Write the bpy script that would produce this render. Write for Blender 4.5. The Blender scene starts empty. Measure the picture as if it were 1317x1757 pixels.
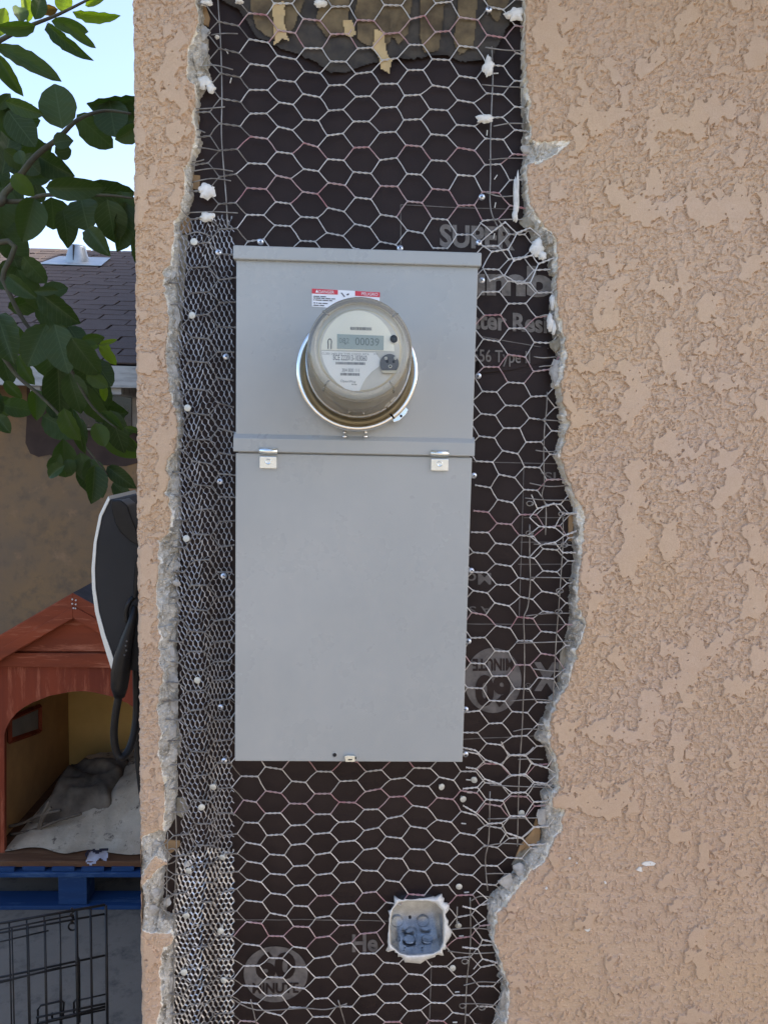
import bpy, bmesh, math, random
import numpy as np
from mathutils import Vector, Matrix
random.seed(7)
rng = np.random.default_rng(11)
S = bpy.context.scene
COL = S.collection
R = math.radians

# ------------------------------------------------------------------ camera
# photo pixels (1317 x 1757) are turned into directions; distance always comes from the plane a thing lies on
FPX, PCX, PCY = 1320.0, 658.5, 878.5
CAM = Vector((0.0, -1.11, 1.75))
YAW, PIT, ROL = R(2.25), R(5.25), R(1.2)
cF = Vector((math.sin(YAW)*math.cos(PIT), math.cos(YAW)*math.cos(PIT), -math.sin(PIT)))
r0 = Vector((math.cos(YAW), -math.sin(YAW), 0)); u0 = r0.cross(cF)
cR = r0*math.cos(ROL) + u0*math.sin(ROL)
cU = u0*math.cos(ROL) - r0*math.sin(ROL)
cam_d = bpy.data.cameras.new('camera'); cam = bpy.data.objects.new('camera', cam_d); COL.objects.link(cam)
cam.matrix_world = Matrix(((cR.x, cU.x, -cF.x, CAM.x), (cR.y, cU.y, -cF.y, CAM.y), (cR.z, cU.z, -cF.z, CAM.z), (0, 0, 0, 1)))
cam_d.sensor_fit = 'VERTICAL'; cam_d.sensor_height = 24.0; cam_d.lens = 24.0*FPX/1757.0
cam_d.clip_start = 0.02; cam_d.clip_end = 2000
S.camera = cam

# ------------------------------------------------------------------ sky, sun, exposure
SUN_EL, SUN_AZ = R(40), R(76)          # sun stands behind the wall, to the right
w = bpy.data.worlds.new('World'); S.world = w; w.use_nodes = True
nt = w.node_tree; nt.nodes.clear()
sky = nt.nodes.new('ShaderNodeTexSky'); sky.sky_type = 'NISHITA'; sky.sun_disc = False
sky.sun_elevation = SUN_EL; sky.sun_rotation = SUN_AZ
sky.air_density = 0.75; sky.dust_density = 2.8; sky.ozone_density = 0.6
bg = nt.nodes.new('ShaderNodeBackground'); bg.inputs['Strength'].default_value = 0.12
wo = nt.nodes.new('ShaderNodeOutputWorld')
nt.links.new(sky.outputs[0], bg.inputs[0]); nt.links.new(bg.outputs[0], wo.inputs[0])
sd = bpy.data.lights.new('sun', 'SUN'); sd.energy = 3.0; sd.angle = R(0.5); sd.color = (1.0, 0.93, 0.82)
so = bpy.data.objects.new('sun', sd); COL.objects.link(so)
sdir = Vector((math.sin(SUN_AZ)*math.cos(SUN_EL), math.cos(SUN_AZ)*math.cos(SUN_EL), math.sin(SUN_EL)))
so.rotation_euler = (-sdir).to_track_quat('-Z', 'Y').to_euler()
so.location = (3, 6, 8)
vs = S.view_settings; vs.view_transform = 'Standard'; vs.look = 'None'; vs.gamma = 1.0; vs.use_curve_mapping = False
vs.exposure = 2.2
S.render.engine = 'CYCLES'

# ------------------------------------------------------------------ helpers
def ray(px, py):
    return cR*((px-PCX)/FPX) - cU*((py-PCY)/FPX) + cF
def W(px, py, Y=0.0):                       # pixel -> point on the upright plane y = Y
    d = ray(px, py); return CAM + d*((Y-CAM.y)/d.y)
def G(px, py, Z=0.0):                       # pixel -> point on the level plane z = Z
    d = ray(px, py); return CAM + d*((Z-CAM.z)/d.z)
def XS(px, py, X):                          # pixel -> point on the plane x = X
    d = ray(px, py); return CAM + d*((X-CAM.x)/d.x)
def proj_np(x, y, z):
    dx, dy, dz = x-CAM.x, y-CAM.y, z-CAM.z
    a = dx*cR.x+dy*cR.y+dz*cR.z; b = dx*cU.x+dy*cU.y+dz*cU.z; c = dx*cF.x+dy*cF.y+dz*cF.z
    return PCX+FPX*a/c, PCY-FPX*b/c

_perm = {}
def pnoise(x, y, seed=0):
    if seed not in _perm:
        r = np.random.default_rng(1000+seed); p = r.permutation(256); _perm[seed] = (np.concatenate([p, p, p]), r.uniform(0, 2*np.pi, 256))
    p, ang = _perm[seed]
    xi = np.floor(x).astype(int); yi = np.floor(y).astype(int); xf = x-xi; yf = y-yi
    def g(ix, iy, fx, fy):
        a = ang[p[(ix & 255) + p[iy & 255]]]
        return np.cos(a)*fx + np.sin(a)*fy
    u = xf*xf*xf*(xf*(xf*6-15)+10); v = yf*yf*yf*(yf*(yf*6-15)+10)
    n00 = g(xi, yi, xf, yf); n10 = g(xi+1, yi, xf-1, yf); n01 = g(xi, yi+1, xf, yf-1); n11 = g(xi+1, yi+1, xf-1, yf-1)
    return ((n00*(1-u)+n10*u)*(1-v)+(n01*(1-u)+n11*u)*v)*1.5
def fbm(x, y, oct=3, seed=0, gain=.5):
    s = 0; a = 1
    for k in range(oct):
        s = s + a*pnoise(x*2**k, y*2**k, seed+k); a *= gain
    return s
def sstep(a, b, x):
    t = np.clip((x-a)/(b-a), 0, 1); return t*t*(3-2*t)
def worley(x, y, seed=0):
    r = np.random.default_rng(seed); jx = r.random((64, 64)); jy = r.random((64, 64)); hv = r.random((64, 64))
    xi = np.floor(x).astype(int); yi = np.floor(y).astype(int)
    best = np.full(x.shape, 9.); sec = np.full(x.shape, 9.); val = np.zeros(x.shape)
    for i in (-1, 0, 1):
        for j in (-1, 0, 1):
            a = (xi+i) & 63; b = (yi+j) & 63
            d = np.hypot(xi+i+jx[a, b]-x, yi+j+jy[a, b]-y)
            m = d < best
            sec = np.where(m, best, np.minimum(sec, d)); val = np.where(m, hv[a, b], val); best = np.where(m, d, best)
    return best, sec, val
def seg_dist(px, py, poly, closed=True):
    poly = np.asarray(poly, float); d = np.full(px.shape, 1e9)
    n = len(poly)
    for k in range(n if closed else n-1):
        ax, ay = poly[k]; bx, by = poly[(k+1) % n]
        ex, ey = bx-ax, by-ay; L = ex*ex+ey*ey+1e-12
        t = np.clip(((px-ax)*ex+(py-ay)*ey)/L, 0, 1)
        d = np.minimum(d, (px-ax-t*ex)**2+(py-ay-t*ey)**2)
    return np.sqrt(d)
def inside(px, py, poly):
    poly = np.asarray(poly, float); c = np.zeros(px.shape, bool); n = len(poly)
    for k in range(n):
        ax, ay = poly[k]; bx, by = poly[(k+1) % n]
        if ay == by: continue
        m = ((ay > py) != (by > py)) & (px < (bx-ax)*(py-ay)/(by-ay)+ax)
        c ^= m
    return c

# ---- materials
def srgb(r, g, b):
    f = lambda c: c/12.92 if c <= .04045 else ((c+.055)/1.055)**2.4
    return (f(r/255), f(g/255), f(b/255), 1)
class MT:
    def __init__(s, name, col, rough=.8, metal=0., spec=.4):
        s.m = bpy.data.materials.new(name); s.m.use_nodes = True; s.t = s.m.node_tree; s.n = s.t.nodes
        s.p = s.n['Principled BSDF']
        if len(col) == 3: col = (*col, 1)
        s.p.inputs['Base Color'].default_value = col; s.p.inputs['Roughness'].default_value = rough
        s.p.inputs['Metallic'].default_value = metal; s.p.inputs['Specular IOR Level'].default_value = spec
        s.col = col; s.tc = None
    def link(s, a, b): s.t.links.new(a, b)
    def coord(s, kind='Object'):
        if s.tc is None: s.tc = s.n.new('ShaderNodeTexCoord')
        return s.tc.outputs[kind]
    def noise(s, scale, detail=4, rough=.55, kind='Object', stretch=None, dist=0.):
        n = s.n.new('ShaderNodeTexNoise'); n.inputs['Scale'].default_value = scale; n.inputs['Detail'].default_value = detail
        n.inputs['Roughness'].default_value = rough; n.inputs['Distortion'].default_value = dist
        c = s.coord(kind)
        if stretch:
            mp = s.n.new('ShaderNodeMapping'); mp.inputs['Scale'].default_value = stretch; s.link(c, mp.inputs[0]); c = mp.outputs[0]
        s.link(c, n.inputs['Vector']); return n.outputs['Fac']
    def ramp(s, fac, lo, hi, a=0., b=1.):
        m = s.n.new('ShaderNodeMapRange'); m.inputs[1].default_value = lo; m.inputs[2].default_value = hi
        m.inputs[3].default_value = a; m.inputs[4].default_value = b; s.link(fac, m.inputs[0]); return m.outputs[0]
    def mix(s, fac, a, b, mode='MIX'):
        m = s.n.new('ShaderNodeMix'); m.data_type = 'RGBA'; m.blend_type = mode
        if isinstance(fac, (int, float)): m.inputs[0].default_value = fac
        else: s.link(fac, m.inputs[0])
        for i, c in ((6, a), (7, b)):
            if isinstance(c, (tuple, list)): m.inputs[i].default_value = (*c[:3], 1)
            else: s.link(c, m.inputs[i])
        return m.outputs[2]
    def base(s, c): s.link(c, s.p.inputs['Base Color']); return s
    def rough(s, c): s.link(c, s.p.inputs['Roughness']); return s
    def bump(s, fac, strength=.3, dist=.002):
        b = s.n.new('ShaderNodeBump'); b.inputs['Strength'].default_value = strength; b.inputs['Distance'].default_value = dist
        s.link(fac, b.inputs['Height']); s.link(b.outputs[0], s.p.inputs['Normal']); return s
def mottled(name, c1, c2, scale=20, rough=.8, metal=0, bump=.0, bdist=.001, bscale=None, spec=.4, lo=.35, hi=.65, stretch=None):
    m = MT(name, c1, rough, metal, spec)
    f = m.ramp(m.noise(scale, 5, .6, stretch=stretch), lo, hi)
    m.base(m.mix(f, c1, c2))
    if bump: m.bump(m.noise(bscale or scale*4, 4, .6, stretch=stretch), bump, bdist)
    return m.m

# ---- objects
WL = {}
def place(o, parent):
    COL.objects.link(o)
    if parent is not None:
        o.parent = parent
        o.matrix_parent_inverse = Matrix.Translation(-WL.get(parent.name, Vector((0, 0, 0))))
    return o
def thing(name, label, cat, loc=(0, 0, 0), group=None):
    o = bpy.data.objects.new(name, None); o.location = loc; o.empty_display_size = .05; COL.objects.link(o)
    WL[o.name] = Vector(loc); o['label'] = label; o['category'] = cat
    if group: o['group'] = group
    return o
def tag(o, label, cat, group=None):
    o['label'] = label; o['category'] = cat
    if group: o['group'] = group
    return o
def mesh_of(name, verts, faces, mats, smooth=False, fmat=None):
    me = bpy.data.meshes.new(name); me.from_pydata([tuple(v) for v in verts], [], faces)
    for m in (mats if isinstance(mats, (list, tuple)) else [mats]): me.materials.append(m)
    if fmat: me.polygons.foreach_set('material_index', fmat)
    if smooth: me.polygons.foreach_set('use_smooth', [True]*len(me.polygons))
    me.update(); return me
def obj(name, verts, faces, mats, parent=None, smooth=False, fmat=None):
    return place(bpy.data.objects.new(name, mesh_of(name, verts, faces, mats, smooth, fmat)), parent)
def from_bm(name, bm, mats, parent=None, smooth=False, mat4=None):
    me = bpy.data.meshes.new(name)
    if mat4 is not None: bm.transform(mat4)
    bmesh.ops.recalc_face_normals(bm, faces=bm.faces)
    bm.to_mesh(me); bm.free()
    for m in (mats if isinstance(mats, (list, tuple)) else [mats]): me.materials.append(m)
    if smooth: me.polygons.foreach_set('use_smooth', [True]*len(me.polygons))
    return place(bpy.data.objects.new(name, me), parent)
def grid_np(name, X, Y, Z, keep, mats, parent=None, attrs=None, smooth=True):
    """2-D arrays of positions -> quad mesh; keep = bool per quad"""
    h, wd = X.shape
    idx = np.arange(h*wd).reshape(h, wd)
    q = np.stack([idx[:-1, :-1], idx[:-1, 1:], idx[1:, 1:], idx[1:, :-1]], -1)
    q = q[keep].reshape(-1, 4)
    used = np.unique(q); mp = np.zeros(h*wd, int); mp[used] = np.arange(len(used)); q = mp[q]
    co = np.stack([X.ravel(), Y.ravel(), Z.ravel()], -1)[used]
    me = bpy.data.meshes.new(name)
    me.vertices.add(len(co)); me.vertices.foreach_set('co', co.ravel().astype(np.float32))
    me.loops.add(q.size); me.loops.foreach_set('vertex_index', q.ravel().astype(np.int32))
    me.polygons.add(len(q)); me.polygons.foreach_set('loop_start', np.arange(0, q.size, 4, dtype=np.int32))
    if attrs:
        for k, v in attrs.items():
            a = me.attributes.new(k, 'FLOAT', 'POINT'); a.data.foreach_set('value', v.ravel()[used].astype(np.float32))
    me.update(calc_edges=True); me.validate()
    for m in (mats if isinstance(mats, (list, tuple)) else [mats]): me.materials.append(m)
    me.polygons.foreach_set('use_smooth', [smooth]*len(me.polygons))
    return place(bpy.data.objects.new(name, me), parent)
class MB:
    """collects vertices and faces of one part"""
    def __init__(s): s.v = []; s.f = []; s.m = []
    def add(s, vs, fs, mi=0):
        o = len(s.v); s.v += [Vector(v) for v in vs]; s.f += [tuple(i+o for i in f) for f in fs]; s.m += [mi]*len(fs); return s
    def box(s, lo, hi, mi=0):
        x0, y0, z0 = lo; x1, y1, z1 = hi
        return s.add([(x0,y0,z0),(x1,y0,z0),(x1,y1,z0),(x0,y1,z0),(x0,y0,z1),(x1,y0,z1),(x1,y1,z1),(x0,y1,z1)],
                     [(0,3,2,1),(4,5,6,7),(0,1,5,4),(1,2,6,5),(2,3,7,6),(3,0,4,7)], mi)
    def tube(s, pts, rad, n=5, mi=0, cap=True):
        pts = [Vector(p) for p in pts]; k = len(pts); o = len(s.v)
        rad = rad if isinstance(rad, (list, tuple)) else [rad]*k
        ref = None
        for i, p in enumerate(pts):
            t = (pts[min(i+1, k-1)]-pts[max(i-1, 0)]).normalized()
            if ref is None: ref = Vector((0, -1, 0)) if abs(t.y) < .9 else Vector((1, 0, 0))
            a = (ref - t*ref.dot(t)).normalized(); ref = a; b = t.cross(a)
            for j in range(n):
                an = 2*math.pi*j/n; s.v.append(p+(a*math.cos(an)+b*math.sin(an))*rad[i])
        for i in range(k-1):
            for j in range(n):
                s.f.append((o+i*n+j, o+i*n+(j+1) % n, o+(i+1)*n+(j+1) % n, o+(i+1)*n+j)); s.m.append(mi)
        if cap:
            s.f.append(tuple(o+j for j in reversed(range(n)))); s.m.append(mi)
            s.f.append(tuple(o+(k-1)*n+j for j in range(n))); s.m.append(mi)
        return s
    def ribbon(s, a, b, wv, mi=0):
        return s.add([a-wv, b-wv, b+wv, a+wv], [(0, 1, 2, 3)], mi)
    def lathe(s, prof, n=48, mi=0, ang0=0., ang1=2*math.pi):
        o = len(s.v); full = abs(ang1-ang0-2*math.pi) < 1e-6; cols = n if full else n+1
        for (r, z) in prof:
            for j in range(cols):
                a = ang0+(ang1-ang0)*j/n; s.v.append(Vector((r*math.cos(a), r*math.sin(a), z)))
        for i in range(len(prof)-1):
            for j in range(n):
                j2 = (j+1) % cols
                s.f.append((o+i*cols+j, o+i*cols+j2, o+(i+1)*cols+j2, o+(i+1)*cols+j)); s.m.append(mi)
        return s
    def prism(s, poly, d, mi=0):
        """closed polygon of 3-D points pushed along vector d"""
        n = len(poly); poly = [Vector(p) for p in poly]; d = Vector(d)
        return s.add(poly+[p+d for p in poly], [tuple(range(n)), tuple(reversed(range(n, 2*n)))]+[(i, i+n, (i+1) % n+n, (i+1) % n) for i in range(n)], mi)
    def build(s, name, mats, parent=None, smooth=False, bevel=0, mat4=None, segs=2):
        bm = bmesh.new(); vs_ = [bm.verts.new(v) for v in s.v]
        for f, mi in zip(s.f, s.m):
            try: nf = bm.faces.new([vs_[i] for i in f]); nf.material_index = mi
            except ValueError: pass
        if bevel:
            bmesh.ops.remove_doubles(bm, verts=bm.verts, dist=1e-6)
            bmesh.ops.recalc_face_normals(bm, faces=bm.faces)
            es = [e for e in bm.edges if len(e.link_faces) == 2 and e.calc_face_angle(0) > .5]
            bmesh.ops.bevel(bm, geom=es, offset=bevel, segments=segs, affect='EDGES', profile=.6, clamp_overlap=True)
        return from_bm(name, bm, mats, parent, smooth, mat4)
def spline(pts, sub=6):
    pts = [Vector(p) for p in pts]; out = []
    for i in range(len(pts)-1):
        p0 = pts[max(i-1, 0)]; p1 = pts[i]; p2 = pts[i+1]; p3 = pts[min(i+2, len(pts)-1)]
        for k in range(sub):
            t = k/sub
            out.append(.5*((2*p1)+(p2-p0)*t+(2*p0-5*p1+4*p2-p3)*t*t+(-p0+3*p1-3*p2+p3)*t**3))
    out.append(pts[-1]); return out
def copy_obj(o, parent=None):
    c = o.copy(); place(c, parent) if parent is not None else COL.objects.link(c); return c
def text_mesh(body, bold=0.):
    cu = bpy.data.curves.new('t', 'FONT'); cu.body = body; cu.size = 1.0; cu.offset = bold; cu.resolution_u = 4
    o = bpy.data.objects.new('t', cu); COL.objects.link(o)
    dg = bpy.context.evaluated_depsgraph_get(); me = bpy.data.meshes.new_from_object(o.evaluated_get(dg))
    bpy.data.objects.remove(o); bpy.data.curves.remove(cu)
    vs_ = [v.co.copy() for v in me.vertices]; fs_ = [tuple(p.vertices) for p in me.polygons]
    bpy.data.meshes.remove(me)
    x0 = min(v.x for v in vs_); x1 = max(v.x for v in vs_); y0 = min(v.y for v in vs_); y1 = max(v.y for v in vs_)
    return [((v.x-x0)/(x1-x0), (v.y-y0)/(y1-y0)) for v in vs_], fs_       # unit box

# ------------------------------------------------------------------ materials shared
M = {}
def stucco_mat(name, c1, c2, gray=True):
    m = MT(name, c1, .92, 0, .25)
    f = m.ramp(m.noise(5, 4, .6), .35, .65); col = m.mix(f, c1, c2)
    f2 = m.ramp(m.noise(60, 5, .65), .3, .7, .0, .35); col = m.mix(f2, col, (c1[0]*.80, c1[1]*.77, c1[2]*.74))
    col = m.mix(m.ramp(m.noise(480, 3, .7), .35, .65, 0., .30), col, (c1[0]*.66, c1[1]*.62, c1[2]*.58)); col = m.mix(m.ramp(m.noise(2.3, 6, .7), .50, .72, 0., .35), col, (c1[0]*.80, c1[1]*.74, c1[2]*.74))
    hgt = m.noise(480, 4, .65)
    if gray:
        at = m.n.new('ShaderNodeAttribute'); at.attribute_name = 'edge'; e = at.outputs['Fac']
        aw = m.n.new('ShaderNodeAttribute'); aw.attribute_name = 'rim'
        g1, g2, g3 = (.37, .345, .295), (.52, .49, .43), (.24, .215, .17)
        gn = m.mix(m.ramp(m.noise(110, 6, .7), .38, .62), g1, g2); gn = m.mix(m.ramp(m.noise(28, 4, .6), .5, .68), gn, g3)
        gn = m.mix(m.ramp(m.noise(300, 3, .7), .58, .66), gn, (.66, .64, .58)); gn = m.mix(m.ramp(m.noise(120, 5, .7), .60, .72), gn, (.17, .15, .12))
        cream = m.mix(m.ramp(m.noise(160, 4, .6), .4, .6), (.66, .60, .47), (.78, .75, .68))
        thr = m.n.new('ShaderNodeMath'); thr.operation = 'ADD'; m.link(e, thr.inputs[0]); m.link(aw.outputs['Fac'], thr.inputs[1])
        gc = m.mix(m.ramp(thr.outputs[0], -.6, .6), gn, cream)
        col = m.mix(m.ramp(e, -.5, .5), gc, col)
    m.base(col); m.bump(hgt, .55, .0011); return m.m
TAN1, TAN2 = (.56, .405, .270), (.535, .400, .300)
M['stucco'] = stucco_mat('stucco', TAN1, TAN2)
def stucco_plain():
    m = MT('stucco_plain', TAN1, .92, 0, .25)
    f = m.ramp(m.noise(5, 4, .6), .35, .65); m.base(m.mix(f, TAN1, TAN2))
    a = m.ramp(m.noise(38, 5, .6), .50, .53); b = m.noise(260, 4, .6)
    mm = m.n.new('ShaderNodeMath'); mm.operation = 'MULTIPLY_ADD'; m.link(b, mm.inputs[0]); mm.inputs[1].default_value = .35; m.link(a, mm.inputs[2])
    m.bump(mm.outputs[0], .8, .003); return m.m
M['stucco_plain'] = stucco_plain()
M['mortar'] = mottled('mortar', (.29, .275, .245), (.44, .425, .395), 70, .95, bump=.6, bdist=.002, bscale=260)
M['stone'] = mottled('stone', (.19, .165, .115), (.32, .295, .24), 45, .85, bump=.4, bdist=.0015, bscale=180)
M['paper'] = mottled('paper', (.0175, .0105, .0098), (.026, .0165, .0150), 9, .55, bump=.5, bdist=.0015, bscale=40, spec=.2)
M['ink'] = mottled('ink', (.18, .165, .15), (.10, .09, .083), 90, .7, lo=.42, hi=.72, spec=.3)
M['ink_faint'] = mottled('ink_faint', (.15, .135, .125), (.085, .075, .07), 70, .7, lo=.4, hi=.7, spec=.3)
M['oldpaper'] = mottled('oldpaper', (.16, .12, .065), (.075, .055, .032), 30, .8, lo=.38, hi=.62)
M['tar'] = mottled('tar', (.028, .024, .022), (.06, .05, .038), 40, .7)
M['tape'] = mottled('tape', (.50, .38, .20), (.42, .31, .16), 40, .75)
M['wood'] = mottled('wood', (.34, .22, .11), (.20, .13, .07), 30, .8, stretch=(1, 1, .15))
M['caulk'] = mottled('caulk', (.76, .75, .71), (.58, .57, .53), 90, .6, bump=.3, bdist=.001)
M['wire'] = mottled('wire', (.72, .70, .67), (.54, .52, .50), 60, .38, .7, spec=.5)
M['wire_red'] = mottled('wire_red', (.42, .20, .22), (.55, .46, .45), 50, .5, .45, spec=.5)
M['oldwire'] = mottled('oldwire', (.34, .33, .31), (.20, .18, .16), 60, .5, .7)
M['lath'] = mottled('lath', (.44, .43, .43), (.28, .27, .27), 80, .48, .7)
M['lath_new'] = mottled('lath_new', (.70, .70, .71), (.50, .50, .51), 80, .36, .9)
M['zinc'] = mottled('zinc', (.74, .77, .82), (.60, .64, .70), 200, .28, .85)
M['nailhead'] = mottled('nailhead', (.66, .65, .58), (.52, .52, .46), 90, .5, .3)
M['cross'] = MT('screw_recess', (.05, .06, .09), .5, .6).m

# ------------------------------------------------------------------ ground
m = MT('concrete', (.22, .215, .205), .9, 0, .3)
c = m.mix(m.ramp(m.noise(3, 6, .62), .3, .7), (.215, .188, .152), (.150, .132, .108))
c = m.mix(m.ramp(m.noise(9, 6, .72), .52, .68), c, (.075, .070, .060)); c = m.mix(m.ramp(m.noise(160, 3, .6), .3, .7, 0, .35), c, (.21, .195, .17))
m.base(c); m.bump(m.noise(220, 4, .6), .35, .001); M['concrete'] = m.m
M['soil'] = mottled('soil', (.20, .16, .11), (.12, .10, .07), 2, .95, bump=.5, bdist=.02, bscale=12)
g = obj('ground', [(-200, -200, 0), (200, -200, 0), (200, 200, 0), (-200, 200, 0)], [(0, 1, 2, 3)], M['soil']); g['kind'] = 'structure'
g = obj('patio', [(-5, -6, .004), (7, -6, .004), (7, 6.2, .004), (-5, 6.2, .004)], [(0, 1, 2, 3)], M['concrete']); g['kind'] = 'structure'

# ------------------------------------------------------------------ the opened stucco wall
XC = -.310                                    # outer corner of the house
LT = [(330,-60),(338,-20),(334,0),(342,37),(329,67),(322,97),(321,132),(334,150),(335,177),(326,197),(336,227),(329,267),(316,289),(316,321),(311,361),(299,379),(297,420),(291,453),(279,467),(284,510),(291,547),(284,600),(289,654),(294,691),(302,701),(306,734),(301,771),(286,791),(284,803),(292,824),(284,845),(294,880),(291,913),(271,927),(272,954),(272,987),(266,1020),(271,1064),(274,1114),(272,1137),(281,1151),(272,1197),(270,1231),(276,1251),(271,1294),(274,1307),(284,1350),(281,1390),(279,1424),(247,1435),(240,1452),(222,1470),(220,1590),(241,1600),(294,1604),(297,1619),(284,1627),(276,1641),(274,1667),(276,1724),(269,1757),(275,1805)]
LI = [(350,-50),(345,0),(347,20),(359,67),(361,124),(337,160),(336,197),(341,234),(328,284),(329,334),(318,367),(304,384),(307,420),(307,467),(304,510),(309,567),(306,614),(309,660),(308,700),(310,734),(305,784),(309,834),(309,890),(309,940),(306,1004),(316,1050),(306,1084),(306,1130),(307,1181),(307,1231),(311,1291),(307,1307),(301,1350),(301,1417),(283,1432),(277,1464),(284,1484),(277,1507),(276,1537),(277,1577),(297,1582),(299,1624),(297,1757),(299,1795)]
RT = [(896,-60),(901,-20),(901,0),(901,91),(904,146),(909,170),(908,197),(912,219),(909,238),(930,243),(979,241),(967,254),(952,264),(924,279),(903,281),(903,304),(909,349),(921,371),(953,409),(956,441),(955,468),(956,501),(959,538),(968,574),(971,605),(967,638),(960,653),(965,684),(975,729),(966,760),(961,785),(966,800),(970,814),(986,853),(1002,880),(1002,906),(998,950),(991,1003),(991,1042),(1004,1065),(1002,1089),(986,1128),(976,1173),(955,1207),(942,1240),(943,1273),(959,1321),(959,1350),(946,1369),(948,1385),(968,1388),(962,1423),(937,1465),(930,1485),(908,1493),(905,1506),(873,1544),(852,1570),(847,1615),(857,1646),(874,1694),(873,1736),(868,1757),(872,1805)]
RI = [(893,-50),(898,0),(898,106),(896,170),(898,213),(895,243),(895,273),(891,291),(892,364),(886,377),(897,407),(908,425),(935,441),(942,462),(953,468),(953,501),(937,529),(941,562),(944,580),(948,608),(943,632),(945,662),(955,667),(960,687),(962,744),(944,784),(963,809),(977,851),(981,885),(976,924),(977,963),(978,1003),(968,1050),(966,1081),(963,1115),(965,1141),(955,1173),(934,1225),(911,1275),(924,1299),(943,1334),(941,1353),(921,1374),(922,1404),(927,1449),(880,1481),(874,1500),(857,1535),(833,1540),(831,1605),(844,1637),(852,1662),(847,1723),(837,1748),(842,1795)]
def pull(inner, outer, k):
    out = []
    for x, y in inner:
        q = min((((x-(a_[0]+(b_[0]-a_[0])*t))**2+(y-(a_[1]+(b_[1]-a_[1])*t))**2, a_[0]+(b_[0]-a_[0])*t, a_[1]+(b_[1]-a_[1])*t) for a_, b_ in zip(outer[:-1], outer[1:]) for t in (0, .25, .5, .75)))
        kk = k*(.6+.8*abs(math.sin(y*.037)+.4*math.sin(y*.11)))
        out.append((x+(q[1]-x)*kk, y+(q[2]-y)*kk))
    return out
RI = pull(RI, RT, .42); LI = [LI[i] if 1425 < LI[i][1] < 1590 else p for i, p in enumerate(pull(LI, LT, .16))]
HOLE_T = LT + RT[::-1]
HOLE_I = LI + RI[::-1]
ISLAND = [(236,1515),(250,1492),(262,1474),(270,1470),(284,1483),(278,1488),(270,1492),(262,1504),(248,1513),(243,1526)]

def relief(x, z):
    wx = x+.004*fbm(x*60, z*60, 2, 70); wz = z+.004*fbm(x*60, z*60, 2, 75)
    big = 1.25*pnoise(x*7, z*7, 3)+.5*pnoise(x*15, z*15, 4)                              # where the coat is troweled or left rough
    lowz = sstep(1.30, 1.05, z)
    n1 = fbm(wx*21, wz*17, 4, 10, .58)
    e1 = .0030*sstep(.27, .283, n1+.20*big-.26*lowz)       # broad flat islands
    n2 = fbm(wx*72, wz*60, 3, 20, .55)
    e2 = .0026*sstep(.30, .325, n2+.10*big-.06-.30*lowz)
    n3 = fbm(wx*135, wz*120, 2, 25, .6)
    e3 = .0019*sstep(.16, .24, n3+.16*pnoise(x*11, z*11, 26)-.20*lowz)     # crumbs
    isl = np.maximum(np.maximum(e1*1.25, e2), e3)
    flat = np.maximum(sstep(.0006, .0028, e1), .8*sstep(.0005, .0022, e2))
    rough = .0008*pnoise(x*150, z*190, 30)+.0016*np.abs(pnoise(x*190, z*240, 31))+.0005*pnoise(x*380, z*380, 32)
    pit = fbm(x*190, z*190, 2, 41)
    h = np.maximum(np.maximum(e1*1.25, e2), e3*(1-.9*flat))+rough*(1-.93*flat)*(1-.45*lowz)-.0020*sstep(.80, .88, pit)*flat
    h = h+.0012*pnoise(x*9, z*9, 50)*(1+.6*lowz)
    return -h
DX = .00135
xs = np.arange(XC, .745, DX); zs = np.arange(.745, 2.47, DX)
X, Z = np.meshgrid(xs, zs)
Yr = relief(X, Z)
px, py = proj_np(X, 0*X, Z)
jx = 3.2*fbm(X*75, Z*75, 3, 80, .6); jy = 3.2*fbm(X*75, Z*75, 3, 85, .6)
qx, qy = px+jx, py+jy
near = ((qx > 200) & (qx < 400)) | ((qx > 790) & (qx < 1060))
dT = np.full(X.shape, 200.); dI = np.full(X.shape, 200.)
dT[near] = seg_dist(qx[near], qy[near], HOLE_T); inT = inside(qx, qy, HOLE_T)
dI[near] = seg_dist(qx[near], qy[near], HOLE_I); inI = inside(qx, qy, HOLE_I)
dS = seg_dist(qx, qy, ISLAND) if False else None
nl = (qx < 320) & (qy > 1440) & (qy < 1560)
isl_in = np.zeros(X.shape, bool); isl_in[nl] = inside(qx[nl], qy[nl], ISLAND)
isl_d = np.full(X.shape, 99.); isl_d[nl] = seg_dist(qx[nl], qy[nl], ISLAND)
edge = np.where(inT, -dT, dT); edge = np.where(isl_in, isl_d, np.where(nl & inT, np.maximum(edge, -isl_d), edge))
band = inT & ~inI & ~isl_in
a = np.clip(np.minimum(dT, isl_d)/(np.minimum(dT, isl_d)+dI+1e-6), 0, 1)
def facets(x, z, sc, seed):
    r = np.random.default_rng(seed); jx_ = r.random((64, 64)); jy_ = r.random((64, 64)); gx_ = r.normal(size=(64, 64)); gz_ = r.normal(size=(64, 64)); h_ = r.normal(size=(64, 64))
    u, v = x*sc, z*sc; xi = np.floor(u).astype(int); yi = np.floor(v).astype(int); best = np.full(x.shape, 9.); out = np.zeros(x.shape)
    for i in (-1, 0, 1):
        for j in (-1, 0, 1):
            p, q = (xi+i) & 63, (yi+j) & 63; du = u-(xi+i+jx_[p, q]); dv = v-(yi+j+jy_[p, q]); d = np.abs(du)+np.hypot(du, dv)*.6
            m_ = d < best; out = np.where(m_, h_[p, q]*.5+gx_[p, q]*du*.8+gz_[p, q]*dv*.8, out); best = np.where(m_, d, best)
    return out
lump = .0030*facets(X, Z, 55, 5)+.0016*facets(X+.01*fbm(X*40, Z*40, 2, 300), Z, 140, 6)
fine = .0008*fbm(X*300, Z*260, 3, 90, .6)
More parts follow.
